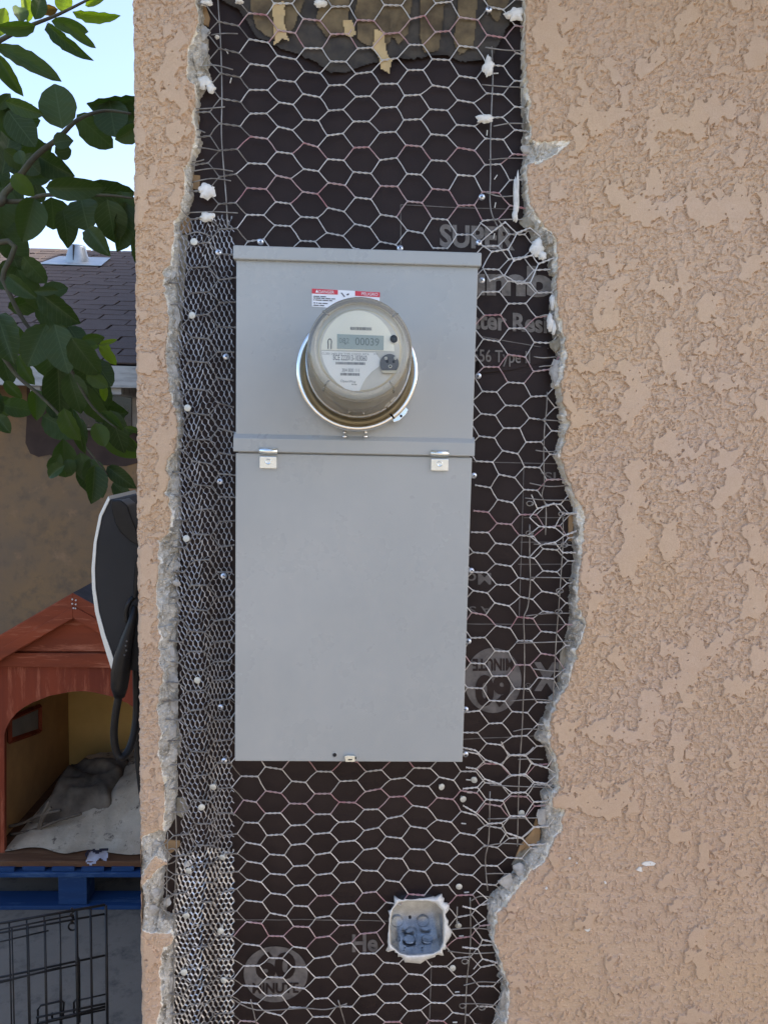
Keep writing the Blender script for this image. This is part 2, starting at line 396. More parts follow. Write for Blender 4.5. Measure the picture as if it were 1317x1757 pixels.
Yb = .0020+.012*a**1.1+lump*sstep(0, .25, a)*sstep(1.05, .75, a)+fine+.012*sstep(.80, 1.0, a)
Yf = np.where(band, Yb, Yr+.0010*sstep(5, 0, edge))
Yf = np.where(inI, .026, Yf)
dc = (X-XC); Yf = Yf+.0045*np.clip(1-dc/.007, 0, 1)**2
Xf = X.copy(); cj = .0011*fbm(zs*90, zs*0+.5, 3, 95)
Xf[:, 0] += cj; Xf[:, 1] += cj*.6
rim = 1.8+3.4*sstep(.0, .5, fbm(X*55, Z*55, 3, 97))
rim = rim+7*sstep(600, 680, py)*sstep(960, 880, py)*(px > 700)+3*sstep(480, 520, py)*sstep(560, 530, py)*(px > 700)
rim = rim-1.0*(px < 700)
qin = inI[:-1, :-1] & inI[1:, :-1] & inI[:-1, 1:] & inI[1:, 1:]
wall = thing('stucco_wall', 'tan dash-finish stucco house wall broken open around the meter panel', 'wall', (1.8, .02, 0))
face = grid_np('stucco_coat', Xf, Yf, Z, ~qin, M['stucco'], wall, {'edge': edge, 'rim': rim}, False)
xs2 = np.arange(xs[-1], 1.45, .0027); zs2 = np.concatenate([zs[::2], zs[-1:]])
X2, Z2 = np.meshgrid(xs2, zs2)
grid_np('stucco_coat', X2, relief(X2, Z2), Z2, np.ones((len(zs2)-1, len(xs2)-1), bool), M['stucco'], wall, {'edge': X2*0+100, 'rim': X2*0+2}, False)
# the rest of the house body beyond the opening
b = MB(); z0, z1, x1, x2, HT, DP = zs[0]+.001, zs[-1]-.001, xs[-1]-.001, 4.5, 2.75, 16.0
b.add([(XC,.001,0),(x2,.001,0),(x2,.001,z0),(XC,.001,z0)], [(0,1,2,3)])
xq = xs2[-1]-.001; b.add([(xq,.001,z0),(x2,.001,z0),(x2,.001,z1),(xq,.001,z1)], [(0,1,2,3)])
b.add([(XC,.001,z1),(x2,.001,z1),(x2,.001,HT),(XC,.001,HT)], [(0,1,2,3)])
b.add([(x2,.001,0),(x2,DP,0),(x2,DP,HT),(x2,.001,HT)], [(0,1,2,3)])
b.add([(x2,DP,0),(XC,DP,0),(XC,DP,HT),(x2,DP,HT)], [(0,1,2,3)])
b.build('outer_stucco', M['stucco_plain'], wall)
M['added_rooftile'] = mottled('added_roof_covering', (.06, .05, .052), (.09, .078, .08), 12, .9)
YRG = 8.0; zrg = HT+.4*(YRG+.35)  # ridge and house depth stretched to shade the neighbouring roof
MB().prism([(XC+.002, -.35, HT-.02), (XC+.002, YRG, zrg), (XC+.002, 2*YRG+.35, HT-.02), (XC+.002, 2*YRG+.35, HT-.14), (XC+.002, -.35, HT-.14)], (x2-XC+.3, 0, 0)).build('roof', M['added_rooftile'], wall)  # unseen roof added to keep sun off the tree and yard
ys = np.concatenate([[.0045], np.arange(.012, 1.2, .009), [DP]])
zz = np.concatenate([[0, .4], zs[::5], [HT]])
Yg, Zg = np.meshgrid(ys, zz); cjz = np.interp(zz, zs, cj)
Xg = XC-relief(Yg+7.3, Zg)*-1.0*np.clip((Yg-.0045)/.02, 0, 1)+cjz[:, None]*(Yg < .01)
grid_np('side_stucco', Xg, Yg, Zg, np.ones((len(zz)-1, len(ys)-1), bool), M['stucco_plain'], wall)

M['block'] = mottled('added_wall_block', (.60, .56, .49), (.50, .46, .40), 6, .95, bump=.5, bdist=.004, bscale=80)  # pale so the added wall brightens the panel's lower reflection
yard = thing('added_yard_wall', 'pale block wall added out of view to shape light and panel reflections', 'wall', (1, -3.2, 0))  # unseen wall added behind the camera; blocks horizon sky, reflects in panel
MB().box((-6, -3.4, 0), (7, -3.2, 2.1)).build('added_wall_body', M['block'], yard, bevel=.01); MB().box((-6, -3.43, 2.1), (7, -3.17, 2.16)).build('added_wall_coping', M['block'], yard, bevel=.01)
# building paper with a hole for the switch box, in the opening
BOX = [(672,1560),(684,1547),(700,1544),(735,1545),(748,1549),(760,1562),(762,1580),(761,1618),(755,1630),(742,1637),(700,1640),(684,1636),(669,1622),(667,1590)]
YP = .0245
def paper_y(x, z):
    f = fbm(np.asarray(x)*9, np.asarray(z)*5, 2, 110)
    return YP+.0020*f+.0016*pnoise(np.asarray(x)*22, np.asarray(z)*8, 113)
px_ = np.arange(-.295, .335, .0035); pz_ = np.arange(.755, 2.46, .0035)
PX, PZ = np.meshgrid(px_, pz_); ppx, ppy = proj_np(PX, 0*PX+YP, PZ)
bx = inside(ppx, ppy, BOX)
kb = ~(bx[:-1, :-1] | bx[1:, :-1] | bx[:-1, 1:] | bx[1:, 1:])
paper = grid_np('building_paper', PX, paper_y(PX, PZ), PZ, kb, M['paper'])
tag(paper, 'black printed building paper covering the opening in the stucco', 'building paper')
# wood framing behind the paper and in the gap by the corner
b = MB(); b.box((-.305, .034, .76), (-.24, .12, 2.45)); b.box((.26, .034, .76), (.345, .12, 2.45))
b.build('stud', M['wood'], wall)
def flat_patch(poly, y, thick, mats, name, parent, jit=0.):
    pts = [W(x+random.uniform(-jit, jit), yy+random.uniform(-jit, jit), y) for x, yy in poly]
    return MB().prism(pts, (0, thick, 0)).build(name, mats, parent)
for poly, mt in (([(343,8),(353,12),(360,30),(358,44),(348,40)], 'wood'), ([(333,186),(341,188),(342,212),(335,214)], 'wood'),
                 ([(329,300),(342,302),(341,326),(330,324)], 'wood'), ([(305,377),(326,372),(328,398),(306,403)], 'wood'),
                 ([(306,404),(322,402),(318,470),(312,560),(306,570),(304,480)], 'stone'),
                 ([(900,218),(911,222),(907,240),(898,244)], 'wood'), ([(912,1428),(921,1404),(926,1425),(924,1448),(905,1455),(884,1470),(879,1480),(892,1450)], 'wood'),
                 ([(878,1484),(890,1460),(925,1449),(926,1466),(900,1480)], 'stone'),
                 ([(304,1370),(320,1368),(322,1390),(312,1402),(304,1398)], 'stone'), ([(280,1440),(308,1442),(309,1452),(296,1462),(281,1466)], 'wood'),
                 ([(274,1460),(285,1464),(282,1480),(276,1478)], 'stone'), ([(272,1560),(284,1564),(281,1578),(273,1577)], 'stone'),
                 ([(960,1120),(968,1100),(972,1136),(966,1170),(957,1180)], 'stone'), ([(975,880),(984,884),(983,930),(976,928)], 'wood')):
    flat_patch(poly, .0205, .004, M[mt], 'wood_scrap' if mt == 'wood' else 'mortar_scrap', wall, 1.2)

def lump_mesh(seed, rough=.35, sub=3):
    bm = bmesh.new(); bmesh.ops.create_icosphere(bm, subdivisions=sub, radius=1)
    r_ = random.Random(seed); dirs = [Vector((r_.gauss(0,1), r_.gauss(0,1), r_.gauss(0,1))).normalized() for _ in range(12)]
    for v in bm.verts:
        for d in dirs:
            k = v.co.dot(d)-.55
            if k > 0: v.co -= d*k*.95
        v.co *= 1+r_.uniform(-rough, rough)*.25
    return bm
def lump_at(cx, cy, w_, h_, y, mt, seed, name, parent, depth=.9, rot=0.):
    c = W(cx, cy, y); s = (c-CAM).dot(cF)/FPX
    bm = lump_mesh(seed)
    mm = Matrix.Translation(c) @ Matrix.Rotation(rot, 4, 'Y') @ Matrix.Diagonal((w_*s/2*1.12, min(w_, h_)*s/2*depth, h_*s/2*1.12, 1))
    return from_bm(name, bm, mt, parent, False, mm)
for k, (cx, cy, w_, h_, mt, rot) in enumerate([(346,58,26,34,'mortar',.2),(350,86,22,26,'mortar',0),(338,112,30,40,'mortar',.1),(353,112,16,26,'stone',0),
        (908,384,40,28,'stone',.4),(930,398,20,20,'stone',.2),(941,414,18,32,'mortar',0),(905,256,34,20,'mortar',-.5),
        (953,592,26,30,'stone',.2),(953,636,24,54,'mortar',.25),(905,330,12,60,'mortar',0),
        (292,470,24,36,'mortar',0),(301,540,14,44,'mortar',0),(300,640,14,40,'mortar',0),(297,800,16,36,'stone',0),(303,830,12,30,'mortar',0),
        (298,942,22,20,'stone',.3),(300,970,18,26,'mortar',0),(303,1000,14,20,'mortar',0),(296,1120,16,24,'mortar',0),(296,1170,20,28,'mortar',0),(298,1210,16,34,'mortar',0),(296,1255,22,34,'mortar',0),(298,1292,18,28,'mortar',0),
        (287,1548,18,24,'mortar',.2),(264,1532,30,26,'mortar',0),(262,1560,26,24,'mortar',0),(263,1590,26,20,'mortar',0),(287,1594,24,22,'mortar',0),(266,1450,26,24,'mortar',.2),(252,1462,20,20,'mortar',0),
        (292,1620,14,18,'mortar',0),(292,1690,16,40,'mortar',0),(290,1735,18,36,'mortar',0),
        (890,1490,30,26,'mortar',.3),(868,1512,30,34,'mortar',.5),(930,1400,18,40,'mortar',0),(845,1560,18,34,'mortar',0),(865,1715,20,50,'mortar',.1),(851,1595,14,50,'mortar',0)]):
    lump_at(cx, cy, w_, h_, .011, M[mt], 300+k, 'mortar_lump' if mt == 'mortar' else 'stone', wall, .55, rot)
lump_at(322, 1482, 13, 12, .004, M['mortar'], 77, 'mortar_lump', wall)

# white sealant smears
def smear(cx, cy, w_, h_, seed, y=.006):
    r_ = random.Random(seed); c = W(cx, cy, y); s = (c-CAM).dot(cF)/FPX
    n = 34; vs_ = []
    for ring, (k, dy) in enumerate(((1, .0035), (.78, .0002), (.4, -.0012))):
        for j in range(n):
            an = 2*math.pi*j/n
            rr = k*(.95+.16*float(pnoise(np.array(math.cos(an)*1.3+seed*3.1), np.array(math.sin(an)*1.3), 190))*2+.07*float(pnoise(np.array(math.cos(an)*3.5+seed*1.7), np.array(math.sin(an)*3.5), 191))*2)
            vs_.append(c+Vector((math.cos(an)*rr*w_*s/2, dy+r_.uniform(-.0007, .0007), math.sin(an)*rr*h_*s/2)))
    vs_.append(c+Vector((0, -.0012, 0)))
    fs_ = [(i*n+j, i*n+(j+1) % n, (i+1)*n+(j+1) % n, (i+1)*n+j) for i in range(2) for j in range(n)]+[(2*n+j, 2*n+(j+1) % n, 3*n) for j in range(n)]
    obj('sealant_smear', vs_, fs_, M['caulk'], wall, True)
for k, a_ in enumerate([(350,140,26,24),(362,150,16,16),(354,327,30,28),(355,371,28,18),(886,22,26,26),(872,24,16,12),(838,113,20,34),(832,202,32,16),(886,335,10,84),(884,370,10,22),(922,424,26,30),(930,438,18,18),(948,518,10,30),(944,552,12,30),(950,562,10,24),(549,4,24,14),(352,2,24,14),(410,1,16,8),(372,62,8,6)]):
    smear(*a_, 500+k)
# paint chips on the wall face
for k, (cx, cy, w_, h_) in enumerate([(1112,1482,22,9),(1098,1492,14,8),(1007,1594,11,9),(977,1473,5,4),(1038,1515,4,4),(937,1525,4,4),(989,1481,3,3),(940,800,8,6)][:7]):
    c = W(cx, cy, -.0022); s = (c-CAM).dot(cF)/FPX; r_ = random.Random(k)
    pts = [c+Vector((math.cos(t)*w_*s/2*r_.uniform(.7, 1.2), 0, math.sin(t)*h_*s/2*r_.uniform(.7, 1.2))) for t in np.linspace(0, 2*math.pi, 10)[:-1]]
    MB().prism(pts, (0, .003, 0)).build('paint_chip', M['caulk'], wall)

# ------------------------------------------------------------------ torn old paper and print
def sheet(poly, y, mt, name, parent, curl=.004, n=16, stripes=None):
    """thin uneven sheet cut to a pixel polygon: grid clipped by the outline"""
    xs_ = [p[0] for p in poly]; ys_ = [p[1] for p in poly]
    gx = np.arange(min(xs_)-2, max(xs_)+2, 2.2); gy = np.arange(min(ys_)-2, max(ys_)+2, 2.2)
    GX, GY = np.meshgrid(gx, gy); ins = inside(GX+1.5*fbm(GX*.08, GY*.08, 2, 140), GY+1.8*fbm(GX*.1, GY*.1, 2, 143), poly)
    keep = ins[:-1, :-1] & ins[1:, :-1] & ins[:-1, 1:] & ins[1:, 1:]
    P_ = np.array([[W(float(u), float(v), y) for u in gx] for v in gy])
    d = seg_dist(GX, GY, poly)
    YY = P_[..., 1]-curl*np.exp(-d/6)*(.6+.8*fbm(GX*.03, GY*.03, 2, 150))+.001*fbm(GX*.05, GY*.05, 2, 155)
    return grid_np(name, P_[..., 0], YY, P_[..., 2], keep, mt, parent)
torn = thing('torn_paper_strip', 'torn brown and black old paper hanging at the top of the opening', 'paper', W(640, 60, .02))
sheet([(300,-60),(930,-60),(930,8),(880,30),(842,104),(790,108),(766,98),(735,98),(700,104),(664,102),(640,110),(600,124),(566,127),(540,108),(505,92),(480,86),(470,80),(440,66),(410,20),(360,-10)], .0195, M['tar'], 'backing_sheet', torn)
for poly in ([(432,-60),(545,-60),(520,10),(500,60),(472,72),(440,52),(430,20)], [(560,-60),(605,-60),(600,20),(592,62),(560,66),(540,40)], [(618,-60),(690,-60),(690,20),(668,76),(640,84),(612,70),(608,20)],
             [(660,-60),(720,-60),(706,10),(700,60),(684,78),(668,60)], [(722,-60),(768,-60),(760,40),(752,88),(726,92),(718,60)], [(784,-60),(822,-60),(818,30),(812,84),(786,96),(776,70),(784,20)], [(830,-60),(880,-60),(872,8),(852,40),(836,20)]):
    sheet(poly, .0175, M['oldpaper'], 'paper_patch', torn, .0015)
for poly in ([(465,5),(490,3),(489,40),(497,72),(484,70),(466,82),(470,64)], [(586,36),(605,33),(611,62),(592,66)], [(642,48),(660,54),(661,70),(664,88),(672,104),(669,130),(652,118),(648,98),(635,84),(640,70)]):
    sheet(poly, .0150, M['tape'], 'masking_tape', torn, .003)

def print_text(body, x0, y0, x1, y1, bold=.0, flip=False, slope=0., mt='ink', name='printed_text', parent=None, yoff=.0011):
    """pixel box x0..x1, y0 (top)..y1 (bottom)"""
    uv, fs_ = text_mesh(body, bold); vs_ = []
    for u, v in uv:
        if flip: u, v = 1-u, 1-v
        p = W(x0+(x1-x0)*u, y1+(y0-y1)*v+slope*(x1-x0)*u, YP); p.y = float(paper_y(p.x, p.z))-yoff; vs_.append(p)
    return obj(name, vs_, fs_, M[mt], parent or paper)
print_text('SUPER', 754, 384, 882, 424, .035, slope=.05, mt='ink')
print_text('Jumbo', 756, 452, 996, 520, .045, slope=.03, mt='ink')
print_text('Water Resistive', 767, 530, 1007, 562, .03, slope=.06, mt='ink')
print_text('ASTM E2556 Type II', 727, 596, 907, 624, .01, slope=.04, mt='ink', yoff=.0056)
print_text('Moisture', 720, 983, 842, 1003, .01, True, slope=0, mt='ink_faint')
print_text('A Steady', 740, 1036, 844, 1053, .01, True, mt='ink_faint')
print_text('TEX', 915, 1136, 1010, 1186, .05, True, mt='ink_faint')
print_text('IS.', 926, 810, 952, 824, .01, True, mt='ink_faint')
print_text('®', 899, 1172, 912, 1187, .0, True, mt='ink_faint')
print_text('He', 604, 1602, 648, 1632, .03, mt='ink_faint')
def px_ring(cx, cy, rx, ry, n=40):
    return [(cx+rx*math.cos(2*math.pi*k/n), cy+ry*math.sin(2*math.pi*k/n)) for k in range(n)]
def roundel(cx, cy, rx, ry, flip, mt):
    b = MB()
    def pp(x, y, o):
        p = W(x, y, YP); p.y = float(paper_y(p.x, p.z))-o; return p
    rings = [px_ring(cx, cy, rx*k, ry*k) for k in (1, .7, .35)]
    vs_ = [pp(x, y, .0011) for r_ in rings for x, y in r_]+[pp(cx, cy, .0011)]; n = 40
    fs_ = [(i*n+j, i*n+(j+1) % n, (i+1)*n+(j+1) % n, (i+1)*n+j) for i in range(2) for j in range(n)]+[(2*n+j, 2*n+(j+1) % n, 3*n) for j in range(n)]
    obj('printed_roundel', vs_, fs_, M[mt], paper)
    s = -1 if flip else 1
    t, u = (cy-s*.82*ry, cy+s*.18*ry)
    print_text('60', cx-.62*rx, min(t, u), cx+.62*rx, max(t, u), .05, flip, mt='paper', yoff=.0019)
    t, u = (cy+s*.30*ry, cy+s*.68*ry)
    print_text('MINUTE', cx-.72*rx, min(t, u), cx+.72*rx, max(t, u), .03, flip, mt='paper', yoff=.0019)
roundel(845, 1167, 49, 56, True, 'ink_faint')
roundel(473, 1671, 55, 48, False, 'ink_faint')
def print_line(x0, y0, x1, y1, wpx=1.6, mt='ink_faint'):
    n = max(2, int(math.hypot(x1-x0, y1-y0)/12)); vs_ = []; L = math.hypot(x1-x0, y1-y0); nx, ny = -(y1-y0)/L*wpx/2, (x1-x0)/L*wpx/2
    for k in range(n+1):
        x, y = x0+(x1-x0)*k/n, y0+(y1-y0)*k/n
        for s in (-1, 1):
            p = W(x+s*nx, y+s*ny, YP); p.y = float(paper_y(p.x, p.z))-.0011; vs_.append(p)
    obj('printed_line', vs_, [(2*k, 2*k+1, 2*k+3, 2*k+2) for k in range(n)], M[mt], paper)
for l in ((687,352,687,420),(687,352,880,360),(822,577,940,598),(800,792,965,796),(898,796,890,1060),(800,1070,968,1072),(898,888,975,888),(892,930,978,930),(888,968,980,968),(405,1577,668,1579),(740,1650,736,1757),(792,1268,930,1262)): print_line(*l)
flat_patch([(820,606),(900,604),(938,592),(940,620),(880,634),(822,640)], YP-.0035, .0005, M['paper'], 'paper_flap', paper)

# ------------------------------------------------------------------ netting
def net_y(x, z):
    return float(.0135+.0022*pnoise(np.array(x*7.), np.array(z*7.), 160)+.0012*pnoise(np.array(x*19.), np.array(z*19.), 161))
PANEL_PX = [(404,430),(820,436),(790,1302),(407,1302)]
def chicken_net(name, clip, ztop, zbot, pw, ph, x0, rot, yoff, thick, keep_fn, red_rows, seed, parent, jit=.0018):
    r_ = random.Random(seed); b = MB(); rows = []
    z = ztop; k = 0
    while z > zbot:
        t = (ztop-z)/(2.42-.75); p = pw[0]+(pw[1]-pw[0])*t; h = (ph[0]+(ph[1]-ph[0])*t)/2
        rows.append((z, p, k)); z -= h; k += 1
    node = {}
    def nd(k, i, s):
        key = (k, i, s)
        if key not in node:
            z, p, _ = rows[k]; xx = x0+(i+.5*(k % 2))*p+s*.155*p
            zz_ = z-rot*(xx-x0)+.016*float(pnoise(np.array(xx*5.), np.array(z*5.), 170))
            xx += .010*float(pnoise(np.array(xx*4.), np.array(z*4.), 172))
            v = Vector((xx+r_.uniform(-jit, jit), 0, zz_+r_.uniform(-jit, jit)))
            v.y = net_y(v.x, v.z)+yoff(v); node[key] = v
        return node[key]
    def ok(v):
        q = proj_np(v.x, v.y, v.z); return keep_fn(q[0], q[1])
    for k in range(len(rows)):
        for i in range(-12, 12):
            a_, c_ = nd(k, i, -1), nd(k, i, 1); red = (k % red_rows[0] in red_rows[1]) and r_.random() < .85
            mi = 1 if red else 0
            if a_.x < -.185: mi = 2
            if ok((a_+c_)/2):
                # twisted pair
                d = c_-a_; up = Vector((0, 0, 1)); nv = Vector((0, -1, 0)); n = 6
                for ph_ in (0, math.pi):
                    pts = []
                    for j in range(n+1):
                        u = j/n; an = ph_+u*math.pi*3; env = thick*.85
                        pts.append(a_+d*u+(up*math.cos(an)+nv*math.sin(an))*env)
                    b.tube(pts, thick*.72, 4, mi, False)
            if k+1 < len(rows):
                i2 = i if k % 2 == 0 else i+1
                for u_, v_ in ((c_, nd(k+1, i2, -1)), (a_, nd(k+1, i2-1, 1))):
                    m_ = (u_+v_)/2
                    if ok(m_):
                        m_ = m_+Vector((r_.uniform(-.0006, .0006), r_.uniform(-.001, .001), r_.uniform(-.0008, .0008)))
                        b.tube([u_, m_, v_], thick*.72, 4, mi, False)
    return b.build(name, [M['wire'], M['wire_red'], M['oldwire']], parent, True)
pw_, ph_ = (.0755, .0728), (.0356, .0320)
def keep_main(x, y):
    x = np.array([float(x)]); y = np.array([float(y)])
    if inside(x, y, PANEL_PX)[0] or (inside(x, y, BOX)[0]): return False
    xx = float(x[0]); yy = float(y[0])
    if inside(x, y, HOLE_I)[0]: return True
    return seg_dist(x, y, HOLE_I)[0] < 9 and xx > 262
p0 = W(437, 60.7, .0135)
net = thing('chicken_wire_netting', 'hexagonal chicken wire netting stretched over the black paper around the panel', 'wire netting', W(640, 1757, .0135))
hh0 = .0356/2
ztop = p0.z+hh0*4
chicken_net('netting', None, ztop, .76, pw_, ph_, p0.x, .018,
            lambda v: -.0065 if v.x < -.17 else 0., .00108, keep_main, (13, (2, 3, 12)), 21, net)
def keep_poly(poly):
    def f(x, y):
        x = np.array([float(x)]); y = np.array([float(y)]); return bool(inside(x, y, poly)[0] and not inside(x, y, PANEL_PX)[0])
    return f
for poly, rot, dx in (([(796,1278),(965,1290),(950,1470),(845,1440),(796,1400)], .05, .024), ([(826,372),(900,372),(945,430),(955,490),(905,500),(826,470)], -.30, .03),
                      ([(905,860),(990,860),(985,960),(905,950)], -.2, .02), ([(800,1530),(845,1520),(840,1660),(800,1650)], .15, .03)):
    chicken_net('netting_overlap', None, ztop-.006, .76, (.070, .068), (.033, .032), p0.x+dx, rot, lambda v: -.006, .0012, keep_poly(poly), (13, ()), 33, net, .004)
def wire_px(pts, y=.009, rad=.00095, mt='oldwire', sub=4, name='tie_wire', wob=0.):
    b = MB(); b.tube(spline([W(q[0]+random.uniform(-wob, wob), q[1]+random.uniform(-wob, wob), q[2] if len(q) > 2 else y) for q in pts], sub), rad, 5)
    return b.build(name, M[mt], net, True)
for pts in ([(373,-20),(376,30),(378,60),(380,110),(381,170),(380,230),(384,290),(388,340),(391,392)], [(843,80),(845,130),(843,180),(841,240),(841,300),(840,345),(845,372),(862,405)],
            [(938,672),(937,700),(933,740),(932,790),(933,830),(929,850),(936,872),(935,918)], [(965,885),(965,930),(962,980),(958,1040),(954,1090),(950,1160),(948,1210)],
            [(908,900),(908,950),(909,1000),(905,1040),(898,1060),(899,1100),(899,1160),(897,1200),(895,1250),(890,1330),(888,1400),(887,1452)],
            [(840,1358),(838,1440),(832,1475),(836,1528)], [(806,1540),(807,1600),(805,1640),(800,1690),(797,1770)], [(784,1556),(783,1590)],
            [(301,1380),(303,1450),(301,1520),(299,1580),(298,1660),(297,1770)], [(288,1428),(287,1480),(286,1540),(284,1580)],
            [(284,1484),(300,1478),(304,1466),(298,1456),(284,1460)], [(280,1503),(298,1509),(305,1523),(298,1536),(280,1543)], [(288,1574),(300,1578),(304,1570),(302,1562)],
            [(395,1712),(440,1733),(520,1730),(560,1732),(595,1722)], [(430,1715),(440,1757)], [(580,1716),(592,1757)]): wire_px(pts)
# cut ends sticking out of the broken stucco
for y, xa, xb in ((87,832,900),(150,826,902),(213,846,905),(272,838,900),(335,832,884),(378,842,905),(398,880,912),(540,925,945),(612,915,948),(627,924,948),(723,922,962),(775,918,948),(832,908,975),(858,900,972),(936,915,985),(992,910,982),(1052,902,975),(1100,884,985),(1152,914,970),(1203,875,955),(1252,880,925),(1303,888,925),(1351,840,945),(1403,836,922),(1449,826,892),(1500,832,878),(1540,808,838),(1595,775,838),(1634,768,845),(1686,795,850),(1725,795,848)):
    s = random.uniform(-6, 6); wire_px([(xa, y+s, .007), ((xa+xb)/2, y+random.uniform(-3, 3), .008), (xb+6, y, .012)], name='cut_wire')
for y, xa, xb in ((60,362,408),(118,330,400),(187,318,386),(229,322,352),(254,322,378),(277,326,350),(294,330,400),(313,330,396),(365,322,408),(404,318,360)):
    wire_px([(xa, y, .012), ((xa+xb)/2, y-random.uniform(-2, 7), .008), (xb, y+random.uniform(-4, 6), .006)], name='cut_wire')
for cx, cy in ((908,864),(907,915),(963,882),(967,935),(959,1014),(957,1050),(797,1650),(793,1726),(826,1729)):   # curled wire ends
    wire_px([(cx+4*math.cos(t)*(1+.1*t), cy+4*math.sin(t), .007-.0004*t) for t in np.linspace(0, 7.5, 10)], rad=.0008, sub=2, name='curled_end')

# ------------------------------------------------------------------ metal lath along the corner
def lath_y(px_x, t):                      # depth profile across the strip, folded at a third of its width
    fold = 347+4*math.sin(t*9)
    return .0195-.0085*math.exp(-((px_x-fold)/22)**2)-(.004 if px_x < fold else 0.)
def lath(name, x0, x1, y0, y1, pwx, phy, mt, label, wd, yo, seed):
    r_ = random.Random(seed); b = MB()
    rows = int((y1-y0)/(phy/2)); cols = int((x1-x0)/pwx)+2
    sh = lambda y: 7*math.sin(y*.006)+2.5*math.sin(y*.023)
    def nd(k, i, s):
        y = y0+k*phy/2+s*phy*.13; x = x0+(i+.5*(k % 2))*pwx
        y += (8 if x < 347 else 0)*math.sin((x-x0)*.05)+1.2*math.sin(x*.21+k)
        x = x+(sh(y) if x < 352 else sh(y)*max(0, 1-(x-352)/30))+r_.uniform(-.5, .5)
        p = W(x, y+r_.uniform(-.5, .5), lath_y(x, y/400)+yo); return p, x
    for k in range(rows):
        tilt = .5+.35*math.sin(k*.83)+r_.uniform(-.15, .15)
        for i in range(cols):
            a_, xa = nd(k, i, -1); c_, _ = nd(k, i, 1)
            if xa > x1: continue
            wv = Vector((wd*1.35, -wd*tilt*1.0, wd*.25)); b.ribbon(a_, c_, wv)                 # bond: wide, tilted to the sky
            if k+1 < rows:
                i2 = i if k % 2 == 0 else i+1
                for ii, s in ((i2, 1), (i2-1, -1)):
                    d_, xd = nd(k+1, ii, -1)
                    if ii < 0 or xd > x1+2: continue
                    wv = Vector((wd*1.0, wd*.40*s, wd*.35)); b.ribbon(c_, d_, wv)
    o = b.build(name, M[mt]); tag(o, label, 'metal lath'); return o
l1 = lath('metal_lath', 303, 400, 372, 1478, 8.6, 19.6, 'lath', 'dull fine diamond metal lath strip from the panel down the corner side', .00068, 0, 3)
l2 = lath('metal_lath', 300, 402, 1458, 1800, 8.4, 17.6, 'lath_new', 'shiny heavier diamond metal lath piece overlapping below the dull strip', .00095, -.003, 4)

# ------------------------------------------------------------------ screws and nails
def screw_mesh():
    b = MB(); r_ = .0046
    prof = [(r_*1.0, 0), (r_*.98, .0009), (r_*.80, .0019), (r_*.45, .0026), (.0001, .0028)]
    b.lathe(prof, 16); b.lathe([(.0012, -.012), (.0012, 0)], 6)
    return b
scr = screw_mesh(); bm = bmesh.new()
screw_proto = scr.build('screw', M['zinc'], None, True, mat4=Matrix.Rotation(R(90), 4, 'X'))
x_ = MB(); x_.box((-.0021, -.0036, -.0005), (.0021, -.0022, .0005)); x_.box((-.0005, -.0036, -.0021), (.0005, -.00221, .0021))
cross_proto = x_.build('driver_recess', M['cross'], screw_proto)
nb = MB(); nb.lathe([(.0049, 0), (.0050, .0007), (.0044, .0012), (.0001, .0013)], 16); nb.lathe([(.0015, -.012), (.0015, 0)], 6)
nail_proto = nb.build('roofing_nail', M['nailhead'], None, True, mat4=Matrix.Rotation(R(90), 4, 'X'))
def put(proto, kids, cx, cy, y, label, cat, group, first):
    o = proto if first else copy_obj(proto)
    o.location = W(cx, cy, y); o.rotation_euler = (random.uniform(-.2, .3), random.uniform(0, 1.5), random.uniform(-.25, .25))
    tag(o, label, cat, group)
    if not first:
        for k in kids:
            c = k.copy(); COL.objects.link(c); c.parent = o
ORD = ('first', 'second', 'third', 'fourth', 'fifth', 'sixth', 'seventh')
first = True
for cx, cy, tx in ((447,415,'above the panel cap on the metal lath side'),(686,426,'above the panel cap midway along it'),(826,338,'in the netting above the printed word SUPER'),(821,416,'under the printed word SUPER by the cap corner'),(826,481,'just under the end of the panel cap by large print'),
                   (820,645,'beside the panel just under the Type II print'),(812,816,'beside the panel just below the lip and latches'),(808,979,'beside the lower panel door at the upside-down Mois print'),(803,1100,'beside the lower panel door just above the upside-down roundel'),(798,1217,'beside the lower panel door just below the upside-down roundel'),(798,1294,'at the bottom corner of the lower panel door')):
    put(screw_proto, [cross_proto], cx, cy, .0065, 'bright zinc screw '+tx, 'screw', 'screws along the panel edges', first); first = False
put(screw_proto, [cross_proto], 838, 16, .0065, 'bright zinc screw in the torn paper near the top of the opening', 'screw', None, False)
for k, (cx, cy) in enumerate(((375,433),(388,612),(378,826),(384,988),(379,1213),(385,1305))):
    put(screw_proto, [cross_proto], cx, cy, .0045, ORD[k]+' zinc screw down the dull metal lath counted from its top end', 'screw', 'screws in the metal lath', False)
first = True
for k, (cx, cy) in enumerate(((333,415),(330,541),(322,700),(320,924),(339,1167),(366,1350),(346,1385))):
    put(nail_proto, [], cx, cy, .0035, ORD[k]+' pale nail head down the dull metal lath counted from its top end', 'nail', 'nails in the dull lath', first); first = False
for k, (cx, cy) in enumerate(((382,1471),(324,1494),(320,1571),(379,1597),(316,1668),(384,1682))):
    put(nail_proto, [], cx, cy, .0025, ORD[k]+' pale nail head down the shiny metal lath counted from its top end', 'nail', 'nails in the shiny lath', False)
for cx, cy, tx in ((787,1521,'just above the junction box sealant'),(776,1661,'just below the junction box sealant'),(786,1588,'level with the junction box beside its sealant'),(813,1338,'highest below the panel corner'),(757,1350,'under the panel bottom edge'),(794,1371,'just under the highest nail by the panel corner'),(894,1395,'close to the broken stucco edge')):
    put(nail_proto, [], cx, cy, .0185, 'round nail head in the black paper '+tx, 'nail', 'nails in the paper below the panel', False)
